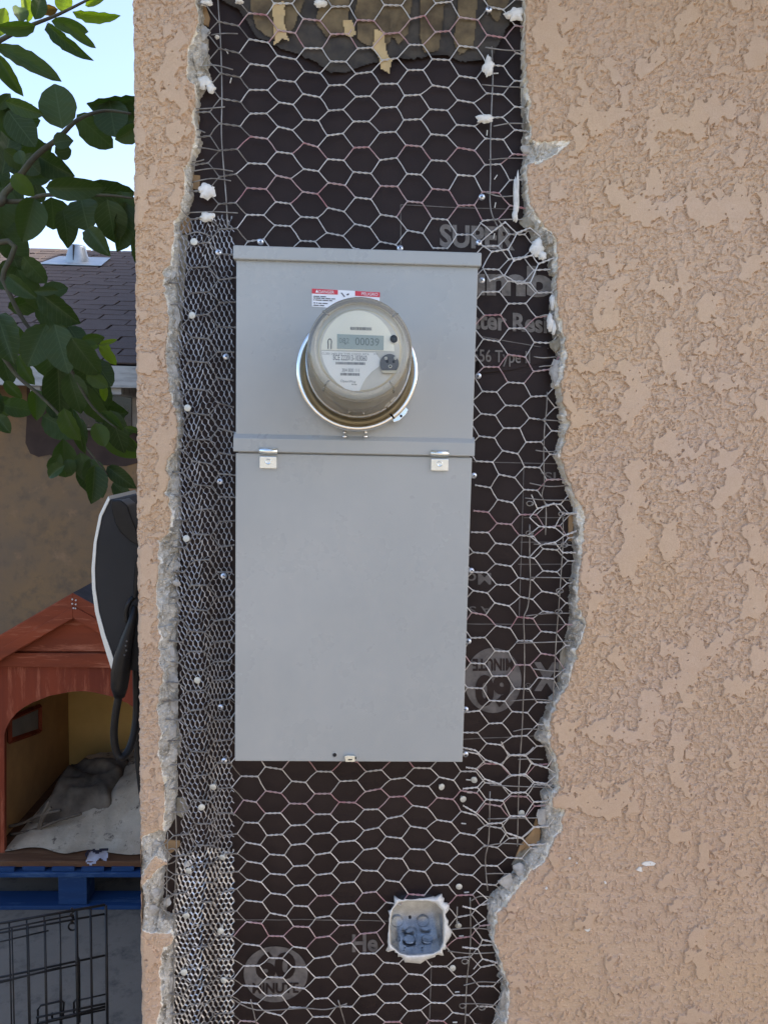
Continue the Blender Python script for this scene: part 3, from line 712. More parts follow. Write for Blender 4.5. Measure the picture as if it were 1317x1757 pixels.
stp = MB().box((-.0045, -.0008, -.0006), (.0045, .0008, .0006)).build('staple', M['caulk'], paper)
first = True
for cx, cy, an in ((850,304,1.0),(849,352,1.4),(850,126,.1),(835,228,1.5),(847,405,1.4),(800,1531,.1),(791,1606,.1),(803,1338,-.1),(805,1360,-.1),(795,1413,-.1),(784,1702,.1),(780,1754,0),(389,88,-1.0),(396,138,1.3)):
    o = stp if first else copy_obj(stp, paper); first = False
    o.location = W(cx, cy, .0200); o.rotation_euler = (0, -an, 0); o.scale = (.8, 1, 1)

# ------------------------------------------------------------------ meter panel
m = MT('panel_paint', (.36, .37, .36), .34, 0, .5)
pc = m.mix(m.ramp(m.noise(5, 4, .55), .35, .65), (.315, .328, .320), (.345, .355, .344)); pc = m.mix(m.ramp(m.noise(16, 6, .7, stretch=(1, 1, .25)), .55, .8, 0, .30), pc, (.40, .39, .365)); pc = m.mix(m.ramp(m.noise(130, 3, .6), .70, .76, 0, .5), pc, (.48, .46, .42))
m.base(pc); m.rough(m.ramp(m.noise(7, 6, .65), .3, .7, .22, .38)); bn = m.noise(4.5, 2, .5); m.bump(bn, .22, .02); M['panel'] = m.m
M['chrome'] = mottled('chrome', (.82, .80, .76), (.74, .73, .70), 40, .14, 1.)
M['latch_zinc'] = mottled('latch_zinc', (.74, .77, .75), (.66, .70, .69), 30, .24, .9)
M['blackhole'] = MT('dark_hole', (.012, .012, .014), .8).m
M['lab_white'] = MT('label_white', (.74, .76, .78), .4).m
M['lab_red'] = MT('label_red', (.55, .04, .06), .4).m
M['lab_ink'] = MT('label_ink', (.09, .09, .10), .5).m
M['lab_grey'] = MT('label_grey_ink', (.30, .30, .30), .5).m
YF = -.047
pl = (W(404, 450, YF).x+W(404, 1306, YF).x)/2; pr = (W(821, 461, YF).x+W(792, 1307, YF).x)/2
zc0 = W(612, 427, YF-.005).z; zc1 = W(612, 451, YF-.005).z
zl0 = W(612, 749, YF).z; zl1 = W(612, 756, YF-.005).z; zl2 = W(612, 779, YF-.005).z
zb = W(598, 1307, YF).z
panel = thing('meter_panel', 'grey painted steel electric meter panel set in the stucco opening', 'electric panel', (0, .02, zb))
MB().box((pl+.003, YF+.004, zb+.003), (pr-.003, .021, zc0-.004)).build('cabinet', M['panel'], panel, bevel=.001)
MB().box((pl-.0035, YF-.006, zc1), (pr+.0035, .022, zc0)).build('top_cap', M['panel'], panel, bevel=.0022, segs=3)
MB().box((pl, YF, zl2+.002), (pr, YF+.02, zc1+.006)).build('meter_cover', M['panel'], panel, bevel=.0018, segs=3)
lp = MB(); prof = [(YF+.004, zl0+.003), (YF-.0005, zl0), (YF-.0052, zl1), (YF-.0055, zl2+.001), (YF-.0045, zl2), (YF+.004, zl2)]
lp.prism([(pl-.0025, y, z) for y, z in prof], (pr-pl+.005, 0, 0)); lp.build('cover_lip', M['panel'], panel, bevel=.0008)
MB().box((pl, YF, zb), (pr, YF+.018, zl2-.0018)).build('lower_door', M['panel'], panel, bevel=.0018, segs=3)
def pbox(x0, y0, x1, y1, ya, yb):
    a_, b_ = W(x0, y0, ya), W(x1, y1, ya); return (a_.x, ya, b_.z), (b_.x, yb, a_.z)
for cx, cy in ((460, 0), (754, 4)):
    lt = MB().box(*pbox(cx-14.5, cy+783, cx+14.5, cy+804, YF-.0035, YF+.001)).build('latch', M['latch_zinc'], panel, bevel=.0006)
    hk = MB(); c0, c1 = W(cx-15, cy+774, YF-.008), W(cx+15.5, cy+774, YF-.008)
    hz = W(cx, cy+774, YF-.008).z
    prof = [(YF-.0055+.004*math.cos(t)*-1.2, hz+.0046*math.sin(t)) for t in np.linspace(-1.9, 1.9, 9)]+[(YF-.0045, hz+.0046), (YF-.0045, hz-.0044)]
    hk.prism([(c0.x, y, z) for y, z in prof], (c1.x-c0.x, 0, 0)); hk.build('latch_hook', M['latch_zinc'], lt, True)
    rv = MB(); rv.lathe([(.0042, 0), (.0042, .0006), (.0032, .0010), (.0030, .0005), (.0014, .0004), (.0001, .0008)], 20)
    c = W(cx, cy+792, YF-.0036); rv.build('rivet', M['latch_zinc'], lt, True, mat4=Matrix.Translation(c) @ Matrix.Rotation(R(90), 4, 'X'))
    for dx in (-8, 8): MB().box(*pbox(cx+dx-3, cy+804.5, cx+dx+3, cy+807, YF-.0012, YF+.001)).build('latch_tab', M['panel'], lt, bevel=.0003)
h = MB(); h.lathe([(.0036, 0), (.0036, .0004), (.0028, .0004)], 16); c = W(574, 1295, YF)
ring = h.build('hole_collar', M['panel'], panel, True, mat4=Matrix.Translation(c) @ Matrix.Rotation(R(90), 4, 'X'))
h = MB(); h.lathe([(.0029, .0005), (.0001, .0005)], 16); h.build('drilled_hole', M['blackhole'], panel, mat4=Matrix.Translation(c) @ Matrix.Rotation(R(90), 4, 'X'))
hs = MB(); hs.prism([W(591,1298,YF-.006), W(596,1296.5,YF-.006), W(607,1297,YF-.006), W(610,1300,YF-.006), W(608,1307.5,YF-.006), W(593,1307.5,YF-.006)], (0, .007, 0))
hasp = hs.build('door_hasp', M['latch_zinc'], panel, bevel=.0005)
MB().box(*pbox(597, 1303.2, 604, 1304.6, YF-.0068, YF-.0055)).build('hasp_slot', M['blackhole'], hasp)
MB().box(*pbox(608.6, 1299.5, 611, 1303, YF-.0066, YF-.0052)).build('hasp_hole', M['blackhole'], hasp)
# warning label (parallelogram following the photo's rotation on the cover)
def quad_px(pts, y, mt, name, parent, th=.0004):
    return MB().prism([W(x, yy, y) for x, yy in pts], (0, th, 0)).build(name, M[mt], parent)
YL = YF-.0006
lab = quad_px([(535,495),(651,501.5),(651,533.5),(535,526)], YL, 'lab_white', 'warning_label', panel)
quad_px([(535,495),(579.5,497.6),(579.5,505.5),(535,503.5)], YL-.0004, 'lab_red', 'red_band', lab)
quad_px([(609,499.2),(651.5,501.6),(651.5,510),(609,507.5)], YL-.0004, 'lab_red', 'red_band', lab)
def face_text(body, fn, x0, y0, x1, y1, mt, parent, bold=0., slope=0., name='lettering'):
    uv, fs_ = text_mesh(body, bold)
    return obj(name, [fn(x0+(x1-x0)*u, y1+(y0-y1)*v+slope*(x1-x0)*u) for u, v in uv], fs_, M[mt], parent)
fl = lambda x, y: W(x, y, YL-.0009)
face_text('DANGER', fl, 547, 497.8, 573, 502.8, 'lab_white', lab, .0, .045)
face_text('PELIGRO', fl, 620, 501.5, 648, 506.5, 'lab_white', lab, .0, .045)
quad_px([(541,501.8),(543.7,496.6),(546.2,502.0)], YL-.0009, 'lab_white', 'warning_triangle', lab, .0002)
for pts in ([(584.5,502.5),(586.5,502),(592,509),(590,509.5)], [(594,505),(598,503),(599,505),(596,507)]): quad_px(pts, YL-.0006, 'lab_ink', 'pictogram', lab)
for y, ws in ((507.3, ((537.5,548),(549.5,559))), (510.3, ((537.5,541),(542,550),(551.5,557),(558.5,567),(568.5,575))), (513.6, ((537.5,539.5),(541,552),(553.5,563),(564.5,570))), (518.8, ((537.5,541),(542.5,545),(546.5,552),(553.5,562))), (522.6, ((537.5,547),(548.5,556)))):
    for x0, x1 in ws: quad_px([(x0,y+.05*(x0-537)),(x1,y+.05*(x1-537)),(x1,y+1.5+.05*(x1-537)),(x0,y+1.5+.05*(x0-537))], YL-.0006, 'lab_ink', 'fine_print', lab, .0002)

# ------------------------------------------------------------------ meter
C0 = W(612.5, 638, YF); F0 = W(617.5, 596, YF-.150)
ax = (F0-C0).normalized(); LM = (F0-C0).length
mx = Vector((1, 0, 0)); mx = (mx-ax*mx.dot(ax)).normalized(); my = ax.cross(mx)
MM = Matrix(((mx.x, my.x, ax.x, C0.x), (mx.y, my.y, ax.y, C0.y), (mx.z, my.z, ax.z, C0.z), (0, 0, 0, 1)))
def sc_at(p): return (p-CAM).dot(cF)/FPX
RR = 104*sc_at(C0); RFt = 88.5*sc_at(F0)
def plastic(name, tint, dif, dcol, ior=1.45, rgh=.06):
    m = bpy.data.materials.new(name); m.use_nodes = True; t = m.node_tree; t.nodes.clear()
    o = t.nodes.new('ShaderNodeOutputMaterial'); tr = t.nodes.new('ShaderNodeBsdfTransparent'); tr.inputs[0].default_value = (*tint, 1)
    df = t.nodes.new('ShaderNodeBsdfDiffuse'); df.inputs[0].default_value = (*dcol, 1)
    tl = t.nodes.new('ShaderNodeBsdfTranslucent'); tl.inputs[0].default_value = (*dcol, 1)
    m0 = t.nodes.new('ShaderNodeMixShader'); m0.inputs[0].default_value = .35; t.links.new(df.outputs[0], m0.inputs[1]); t.links.new(tl.outputs[0], m0.inputs[2])
    ns = t.nodes.new('ShaderNodeTexNoise'); ns.inputs['Scale'].default_value = 40
    mr = t.nodes.new('ShaderNodeMapRange'); mr.inputs[3].default_value = dif*.7; mr.inputs[4].default_value = dif*1.3; t.links.new(ns.outputs[0], mr.inputs[0])
    m1 = t.nodes.new('ShaderNodeMixShader'); t.links.new(mr.outputs[0], m1.inputs[0]); t.links.new(tr.outputs[0], m1.inputs[1]); t.links.new(m0.outputs[0], m1.inputs[2])
    gl = t.nodes.new('ShaderNodeBsdfGlossy'); gl.inputs['Roughness'].default_value = rgh
    fr = t.nodes.new('ShaderNodeFresnel'); fr.inputs[0].default_value = ior
    m2 = t.nodes.new('ShaderNodeMixShader'); t.links.new(fr.outputs[0], m2.inputs[0]); t.links.new(m1.outputs[0], m2.inputs[1]); t.links.new(gl.outputs[0], m2.inputs[2])
    t.links.new(m2.outputs[0], o.inputs[0]); return m
M['lens'] = plastic('clear_lens', (.98, .98, .95), .03, (.6, .6, .55), 1.4, .05)
M['shell'] = plastic('smoky_shell', (.90, .87, .76), .11, (.60, .55, .42))
M['bead'] = plastic('smoky_rim', (.90, .89, .83), .28, (.70, .69, .62), 1.5, .05)
M['face'] = mottled('meter_face_grey', (.60, .585, .53), (.64, .62, .57), 30, .5)
M['face_cream'] = MT('meter_face_cream', (.88, .86, .74), .45).m
M['face_white'] = MT('meter_face_white', (.88, .88, .85), .45).m
M['lcd'] = mottled('lcd_glass', (.36, .42, .39), (.40, .46, .43), 20, .18)
M['lcd_ink'] = MT('lcd_segment', (.17, .21, .20), .4).m
M['blackplastic'] = mottled('black_plastic', (.005, .005, .006), (.009, .009, .010), 60, .35, spec=.25)
M['greyport'] = mottled('grey_port', (.075, .075, .078), (.11, .11, .11), 80, .45)
M['brass'] = mottled('inner_body', (.48, .40, .24), (.36, .29, .17), 14, .45, .2)
M['innergrey'] = mottled('inner_sleeve', (.62, .57, .44), (.50, .46, .35), 12, .55)
meter = thing('electric_meter', 'round glass-domed digital electric meter plugged into the grey panel', 'electric meter', C0)
gap = R(-52)
rp = [(RR*.865, .006), (RR*.875, .0125), (RR*.905, .0150), (RR*.95, .0165), (RR*.985, .0150), (RR*1.0, .010), (RR*1.0, .003), (RR*.99, .0)]
MB().lathe(rp, 90, 0, gap+R(.9), gap+2*math.pi-R(.9)).build('sealing_ring', M['chrome'], meter, True, mat4=MM)
b = MB(); an = R(-40)
cl_ = MB(); 
for k, (da, ro, rw) in enumerate(((R(-45), RR*1.0, .011),)):
    p = Vector((math.cos(da)*ro, math.sin(da)*ro, .010)); t_ = Vector((-math.sin(da), math.cos(da), 0)); n_ = Vector((math.cos(da), math.sin(da), 0))
    cl_.prism([p-t_*.012-n_*.002, p-t_*.013+n_*.002, p-t_*.006+n_*.0052, p+t_*.006+n_*.0055, p+t_*.013+n_*.003, p+t_*.013-n_*.002], (0, 0, -.008))
clasp = cl_.build('ring_clasp', M['latch_zinc'], meter, bevel=.0008, mat4=MM)
h = MB(); p = Vector((math.cos(R(-45))*(RR+.0025), math.sin(R(-45))*(RR+.0025), .0106)); h.lathe([(.0018, 0), (.0001, 0)], 12)
h.build('clasp_hole', M['blackhole'], clasp, mat4=MM @ Matrix.Translation(p))
MB().box((RR*.90*math.cos(gap)-.002, RR*.90*math.sin(gap)-.004, .003), (RR*.97*math.cos(gap)+.002, RR*.94*math.sin(gap)+.003, .0125)).build('ring_gap', M['blackhole'], clasp, bevel=.0008, mat4=MM)
for pxx in (591, 627):
    for pyy, s_ in ((742, .0028), (749, .0036)):
        c = W(pxx, pyy, YF-.006); bm = bmesh.new(); bmesh.ops.create_uvsphere(bm, u_segments=10, v_segments=8, radius=1)
        from_bm('ring_stud', bm, M['chrome'], meter, True, Matrix.Translation(c) @ Matrix.Diagonal((s_, .005, s_*.75, 1)))
zE = LM
MB().lathe([(RR*.88, .002), (RR*.88, .009), (RR*.865, .0115), (RR*.85, .0125)], 72).build('base_flange', M['brass'], meter, True, mat4=MM)
sh = [(RR*.85, .0125), (RR*.845, .030), (RR*.815, .070), (RFt*1.045, zE*.80), (RFt*1.015, zE*.885)]
MB().lathe(sh, 72).build('dome_shell', M['shell'], meter, True, mat4=MM)
bd = [(RFt*1.015, zE*.885), (RFt*1.03, zE*.90), (RFt*1.03, zE*.93), (RFt*1.0, zE*.965), (RFt*.95, zE*.99), (RFt*.89, zE*1.0), (RFt*.855, zE*.995), (RFt*.85, zE*.985)]
MB().lathe(bd, 72).build('dome_rim', M['bead'], meter, True, mat4=MM)
MB().lathe([(RFt*.85, zE*.985), (RFt*.5, zE*.989), (.0001, zE*.990)], 72).build('front_lens', M['lens'], meter, True, mat4=MM)
for an in (R(45), R(135), R(-48), R(-132)):                        # moulded ribs on the rim
    c = Vector((math.cos(an)*RFt*1.0, math.sin(an)*RFt*1.0, zE*.93)); b = MB()
    b.tube([Vector((math.cos(an)*RFt*.87, math.sin(an)*RFt*.87, zE*.993)), Vector((math.cos(an)*RFt*.97, math.sin(an)*RFt*.97, zE*.985)), Vector((math.cos(an)*RFt*1.035, math.sin(an)*RFt*1.035, zE*.92)), Vector((math.cos(an)*RFt*1.045, math.sin(an)*RFt*1.045, zE*.80))], .0011, 6)
    b.build('moulded_rib', M['bead'], meter, True, mat4=MM)
zf = zE*.90; rf = RFt*.79
MB().lathe([(RR*.80, .004), (RR*.80, .020), (RR*.74, .034), (RR*.70, .05)], 64).build('inner_base', M['brass'], meter, True, mat4=MM)
MB().lathe([(RR*.70, .05), (rf*1.06, zf*.80), (rf*1.04, zf-.001), (rf*1.0, zf)], 64).build('inner_sleeve', M['innergrey'], meter, True, mat4=MM)
MB().lathe([(rf*1.0, zf-.004), (rf*1.22, zf-.006)], 64).build('bezel', M['face'], meter, True, mat4=MM)
MB().lathe([(rf, zf), (.0001, zf)], 64).build('face_plate', M['face'], meter, True, mat4=MM)
def FP(x, y, dz=.0):                                               # pixel -> point on the meter's face plate
    d = ray(x, y); q = C0+ax*(zf+dz); return CAM+d*((q-CAM).dot(ax)/d.dot(ax))
def zo(x, y): return (480+x/5.065, 470+y/5.065)                    # measured in an enlarged crop
fc = FP(*zo(676, 672))
def face_poly(pts, mt, name, parent, dz, th=.0003):
    return MB().prism([FP(*zo(x, y), dz) for x, y in pts], -ax*th).build(name, M[mt], parent)
cx_, cy_ = 676, 676
arc = lambda a0, a1, rx, ry, n=24: [(cx_+rx*math.cos(R(t)), cy_-ry*math.sin(R(t))) for t in np.linspace(a0, a1, n)]
plate = face_poly(arc(3, 177, 318, 356)+[(358, 660), (995, 672)], 'face_cream', 'name_plate', meter, .0006)
lw = face_poly([(362,668),(830,684),(870,740),(866,800),(800,850),(745,910),(712,970),(693,1016),(640,1018),(570,1000),(500,950),(430,870),(385,780),(366,715)], 'face_white', 'rating_label', meter, .0007)
lcd = face_poly([(497,522),(903,538),(900,662),(497,648)], 'lcd', 'display', meter, .0014, .001)
ft = lambda dz: (lambda x, y: FP(*zo(x, y), dz))
face_text('00039', ft(.0018), 655, 552, 862, 618, 'lcd_ink', lcd, .0, .04)
face_text('082', ft(.0018), 515, 556, 602, 600, 'lcd_ink', lcd, -.01, .04)
face_poly([(563,600),(575,600),(575,612),(563,612)], 'lcd_ink', 'lcd_dot', lcd, .0018, .0001)
face_text('SCE 222013-103060', ft(.0011), 463, 702, 755, 748, 'lab_ink', lw, .0, .03)
face_text('CL200 240V 3W TYPE C2SOD 30TA', ft(.0011), 365, 682, 775, 700, 'lab_grey', lw, 0, .02)
face_text('304 800 111', ft(.0011), 540, 820, 690, 850, 'lab_grey', lw, 0, .02)
face_text('OpenWay', ft(.0011), 526, 918, 660, 948, 'lab_grey', lw, 0, .05)
face_text('Itron', ft(.0011), 625, 952, 668, 966, 'lab_ink', lw, .01, .02)
face_text('FM 2S', ft(.0011), 815, 690, 850, 704, 'lab_grey', plate, 0, 0)
def barcode(x0, y0, x1, y1, slope, parent, dz):
    x = x0; r_ = random.Random(int(x0)); b = MB(); 
    while x < x1:
        w_ = r_.choice((3, 4, 6)); q = [FP(*zo(u, v+slope*(u-x0)), dz) for u, v in ((x, y0), (x+w_, y0), (x+w_, y1), (x, y1))]
        b.add(q, [(0, 1, 2, 3)]); x += w_+r_.choice((3, 4))
    b.build('bar_code', M['lab_ink'], parent)
barcode(612, 460, 795, 486, .03, plate, .0010); barcode(485, 764, 738, 786, .02, lw, .0011); barcode(526, 860, 692, 882, .02, lw, .0011)
face_text('30 5 XXXX 00 2 0', ft(.0010), 598, 502, 815, 512, 'lab_grey', plate, 0, .03) if False else None
b = MB(); b.tube(spline([FP(*zo(*q), .0012) for q in ((419,650),(420,610),(417,590),(424,570),(434,565),(445,572),(449,592),(446,612),(446,652))], 4), .0005, 5); b.build('key_mark', M['lab_ink'], plate)
def face_lathe(x, y, prof, mt, name, parent, n=28):
    c = FP(*zo(x, y)); return MB().lathe(prof, n).build(name, M[mt], parent, True, mat4=Matrix(((mx.x, my.x, ax.x, c.x), (mx.y, my.y, ax.y, c.y), (mx.z, my.z, ax.z, c.z), (0, 0, 0, 1))))
fs_m = sc_at(F0)/5.065*1.03
col = face_lathe(988, 572, [(40*fs_m, 0), (40*fs_m, .002), (33*fs_m, .003)], 'face_white', 'button_collar', meter)
face_lathe(988, 568, [(33*fs_m, .002), (32*fs_m, .0034), (24*fs_m, .0040), (.0001, .0041)], 'blackplastic', 'reset_button', meter)
# optical port: round, flat at the bottom
cpt = [(952+82*math.cos(R(t)), 778-84*math.sin(R(t))) for t in np.linspace(-42, 222, 26)]
port = MB().prism([FP(*zo(x, y), .006) for x, y in cpt], -ax*.006).build('optical_port', M['greyport'], meter, bevel=.0006)
face_poly([(882,838),(1020,838),(1010,864),(890,860)], 'innergrey', 'port_shelf', port, .0058, .005)
for x, y, r_, mt in ((918,742,15,'face'),(1000,740,15,'face'),(930,770,13,'blackplastic'),(985,772,13,'blackplastic'),(955,812,16,'face'),(955,812,9,'blackplastic')):
    face_lathe(x, y, [(r_*fs_m, .006), (r_*fs_m*.9, .0068 if r_ != 9 else .0072), (.0001, .0069 if r_ != 9 else .0073)], mt, 'port_contact', port, 14)

# ------------------------------------------------------------------ switch box
m = MT('galvanised', (.55, .57, .60), .26, .92); m.base(m.mix(m.ramp(m.noise(40, 4, .6), .4, .6), (.50, .53, .56), (.36, .38, .40))); M['galv'] = m.m
cbx = W(715, 1592, .010)
sbox = thing('junction_box', 'open galvanised square junction box recessed in the paper and ringed with white sealant', 'junction box', cbx)
n = len(BOX); rimv = [W(x, y, .0085) for x, y in BOX]; bc = sum(rimv, Vector())/n
b = MB(); back = [v+Vector((0, .048, 0)) for v in rimv]; inn = [bc+(v-bc)*.955 for v in rimv]; innb = [v+Vector((0, .046, 0)) for v in inn]
b.add(rimv+back+inn+innb, [(i, (i+1) % n, (i+1) % n+n, i+n) for i in range(n)]+[(i, i+2*n, (i+1) % n+2*n, (i+1) % n) for i in range(n)]+[(i+2*n, i+3*n, (i+1) % n+3*n, (i+1) % n+2*n) for i in range(n)]+[tuple(range(3*n, 4*n)), tuple(reversed(range(n, 2*n)))])
b.build('box_shell', M['galv'], sbox)
yb_ = .0085+.0455
for x, y, r_ in ((681,1580,10.5),(725,1580,10.5),(705,1600,10)):
    c = W(x, y, yb_); k = MB(); s = sc_at(c); k.lathe([(r_*s*1.04, 0), (r_*s*1.02, .0020), (r_*s*.97, .0020), (r_*s*.95, .0003), (r_*s*.90, .0003), (r_*s*.88, .0018), (.0001, .0020)], 24)
    k.build('knockout', M['galv'], sbox, False, mat4=Matrix.Translation(c) @ Matrix.Rotation(R(90), 4, 'X'))
zfl = min(v.z for v in inn)+.0030
for x in (676, 702, 733):
    c = G(x, 1611, zfl+.001); k = MB(); s = sc_at(c); r_ = 10.5; k.lathe([(r_*s*1.04, 0), (r_*s*1.02, .0020), (r_*s*.97, .0020), (r_*s*.95, .0003), (r_*s*.90, .0003), (r_*s*.88, .0018), (.0001, .0020)], 24)
    k.build('knockout', M['galv'], sbox, False, mat4=Matrix.Translation((c.x, c.y, zfl)))
for x, y in ((703, 1574),):
    k = MB(); k.lathe([(.0022, .0008), (.0001, .0008)], 14); k.build('screw_hole', M['blackhole'], sbox, mat4=Matrix.Translation(W(x, y, yb_)) @ Matrix.Rotation(R(90), 4, 'X'))
for x in (694, 724):
    k = MB(); k.lathe([(.0016, .0006), (.0001, .0006)], 12); c = G(x, 1627, zfl); k.build('screw_hole', M['blackhole'], sbox, mat4=Matrix.Translation((c.x, c.y, zfl)))
# sealant ring
r_ = random.Random(5); N = 72; rings = []
def boxpt(t, k):
    q = [Vector((x, y)) for x, y in BOX]; cc = Vector((715, 1592)); u = t*len(q); i = int(u) % len(q); f = u-int(u); p = q[i].lerp(q[(i+1) % len(q)], f); return cc+(p-cc)*k
vs_ = []
ns_ = [r_.uniform(-1, 1) for _ in range(N)]
for ring, (k, y, jit) in enumerate(((.985, .0100, 0), (.995, .0045, .01), (1.05, .0045, .03), (1.11, .0125, .10), (1.13, .0230, .12))):
    for j in range(N):
        kk = k+jit*(.35*ns_[j]+1.5*float(pnoise(np.array(j*.23), np.array(.5), 260))+.7*float(pnoise(np.array(j*.6), np.array(3.5), 261))); p = boxpt(j/N, kk)
        vs_.append(W(p.x, p.y, y+r_.uniform(-.0006, .0006)))
obj('sealant_ring', vs_, [(i*N+j, i*N+(j+1) % N, (i+1)*N+(j+1) % N, (i+1)*N+j) for i in range(4) for j in range(N)], M['caulk'], sbox, True)

# ------------------------------------------------------------------ wall charger on the side of the corner
M['charger'] = mottled('charger_side', (.026, .026, .027), (.031, .031, .032), 8, .6, spec=.15)
M['silver'] = mottled('charger_shell', (.62, .66, .66), (.56, .60, .60), 8, .3, .3)
M['cable'] = mottled('rubber_cable', (.005, .005, .006), (.009, .009, .010), 40, .45, spec=.25)
YC0, YC1 = .150, .300
ch = thing('wall_charger', 'dark grey wall charger with silver front shell on the side of the corner', 'charger', (XC, .22, W(190, 1150, YC0).z))
inner = [(189,857),(175,886),(166,930),(163,975),(164,1010),(170,1050),(181,1090),(191,1118),(200,1146)]
outer = [(186,851),(170,884),(161,930),(157,975),(158,1010),(163,1050),(173,1090),(182,1120),(194,1158)]
top = [(206,855),(218,866),(227,892),(234,914)]
P_ = lambda q, y: W(q[0], q[1], y)
zt = P_((240, 924), YC0).z; zbm = P_((215, 1160), YC0).z
poly = [P_(q, YC0) for q in inner]+[Vector((XC+.0005, YC0, zbm)), Vector((XC+.0005, YC0, zt))]+[P_(q, YC0) for q in reversed(top)]
MB().prism(poly, (0, YC1-YC0, 0)).build('body', M['charger'], ch, bevel=.002)
sh_ = [P_(q, YC0-.002) for q in outer]+[P_(q, YC0-.002) for q in reversed(inner)]
MB().prism(sh_, (0, YC1-YC0+.004, 0)).build('front_shell', M['silver'], ch, bevel=.0008)
hk = [P_(q, YC0-.006) for q in ((190,858),(206,857),(219,868),(227,892),(236,914))]+[P_((262,932), YC0-.006), P_((240,938), YC0-.006), P_((222,928), YC0-.006), P_((206,913), YC0-.006), P_((197,896), YC0-.006), P_((192,877), YC0-.006)]
MB().prism(hk, (0, .05, 0)).build('cable_hook', M['blackplastic'], ch, bevel=.003, segs=3)
con = thing('charging_connector', 'black charging connector handle holstered in the wall charger with looped cable', 'connector', P_((206, 1190), YC0-.02))
yk = YC0-.018
hp = [(232,1040),(226,1070),(218,1100),(211,1130),(207,1155),(205,1180),(205,1196)]
rd = [5, 8, 12, 15, 16, 14, 9]
s_ = sc_at(P_((210, 1120), yk))
b = MB(); b.tube([P_(q, yk) for q in hp], [r_*s_ for r_ in rd], 14); b.build('handle', M['blackplastic'], con, True)
b = MB(); b.tube(spline([P_((229,1025), yk+.004), P_((222,1034), yk), P_((217,1050), yk), P_((218,1068), yk)], 4), .004, 8); b.build('latch_guard', M['blackplastic'], con, True)
for q in ((216,1108),(217,1116),(214,1124),(218,1100)):
    bm = bmesh.new(); bmesh.ops.create_uvsphere(bm, u_segments=8, v_segments=6, radius=.0016); from_bm('grip_rib', bm, M['greyport'], con, True, Matrix.Translation(P_(q, yk-14*s_)))
b = MB(); b.tube(spline([P_((205,1190), yk), P_((198,1230), yk), P_((196,1265), yk), P_((201,1292), yk), P_((210,1300), yk), P_((222,1285), yk+.01), P_((231,1255), yk+.02), P_((235,1215), yk+.03), P_((234,1150), yk+.03), P_((233,1080), yk+.03), P_((236,1000), yk+.02), P_((242,950), yk+.01)], 8), 6.6*s_, 12)
b.build('cable', M['cable'], con, True)
b = MB(); b.tube(spline([P_((243,960), yk+.05), P_((238,1050), yk+.06), P_((236,1150), yk+.06), P_((236,1250), yk+.06), P_((241,1330), yk+.06), P_((255,1420), yk+.07), P_((275,1450), yk+.08), P_((300,1380), yk+.10), P_((305,1200), yk+.11), P_((290,1000), yk+.10)], 8), 7*s_, 12)
cab2 = b.build('hung_cable', M['cable'], con, True)

# ------------------------------------------------------------------ neighbouring house
def shingle_mat():
    m = MT('shingle', (.085, .072, .078), .9, 0, .3); oi = m.n.new('ShaderNodeObjectInfo')
    c = m.mix(oi.outputs['Random'], (.048, .034, .030), (.062, .045, .040)); c = m.mix(m.ramp(m.noise(60, 5, .7), .35, .65), c, (.070, .052, .046))
    m.base(c); m.bump(m.noise(300, 3, .6), .5, .002); return m.m
M['shingle'] = shingle_mat()
m = MT('house_stucco', (.26, .17, .10), .95, 0, .2)
c = m.mix(m.ramp(m.noise(2.2, 5, .6), .35, .65), (.31, .19, .095), (.22, .155, .10)); c = m.mix(m.ramp(m.noise(11, 5, .65), .50, .75), c, (.17, .125, .085)); c = m.mix(m.ramp(m.noise(5, 5, .6), .60, .70), c, (.36, .22, .12))
m.base(c); m.bump(m.noise(50, 5, .6), .5, .006); M['house'] = m.m
M['whitewood'] = mottled('weathered_white_wood', (.42, .42, .40), (.22, .22, .21), 25, .8, lo=.45, hi=.7, stretch=(.2, 1, 1))
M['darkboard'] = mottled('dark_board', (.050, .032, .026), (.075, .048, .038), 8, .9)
M['frame'] = mottled('window_frame', (.30, .27, .23), (.24, .21, .18), 20, .8)
M['vent'] = mottled('galv_vent', (.34, .37, .39), (.27, .30, .32), 10, .4, .5)
M['pane'] = MT('dark_pane', (.006, .006, .007), .12, 0, .5).m
YE, YW = 3.75, 4.15
zE_ = W(200, 622, YE).z
sl = .40; yr = None
for k in range(400):                                   # find the ridge: roof slope meets the sight line through the ridge pixel
    y = YE+k*.03; z = zE_+sl*(y-YE); q = proj_np(-3.0*y/6, y, z)
    if q[1] < 426: yr = y; break
zr = zE_+sl*(yr-YE)
house = thing('neighbour_house', 'tan stucco house with brown shingle roof and white eave board behind the yard', 'house', (-2.5, YW, 0))
XL, XR = -8.0, -.45
obj('wall', [(XL, YW, 0), (XR, YW, 0), (XR, YW, zE_+.1), (XL, YW, zE_+.1), (XL, yr*2-YW, 0), (XR, yr*2-YW, 0), (XR, yr*2-YW, zE_+.1), (XL, yr*2-YW, zE_+.1)], [(0,1,2,3),(1,5,6,2),(5,4,7,6),(4,0,3,7)], M['house'], house)
roof = obj('roof', [(XL, YE, zE_-.03), (XR, YE, zE_-.03), (XR, yr, zr-.03), (XL, yr, zr-.03), (XL, 2*yr-YE, zE_-.03), (XR, 2*yr-YE, zE_-.03)], [(0,1,2,3),(3,2,5,4),(0,3,4),(1,5,2)], M['shingle'], house)
Ls = math.hypot(yr-YE, zr-zE_); ang = math.atan2(zr-zE_, yr-YE); expo = Ls/27
tab = MB().box((-.160, -.004, 0), (.160, expo+.03, .007)).build('shingle', M['shingle'], roof, bevel=.002, segs=1)
tabs = [tab]; first = True; row = 0
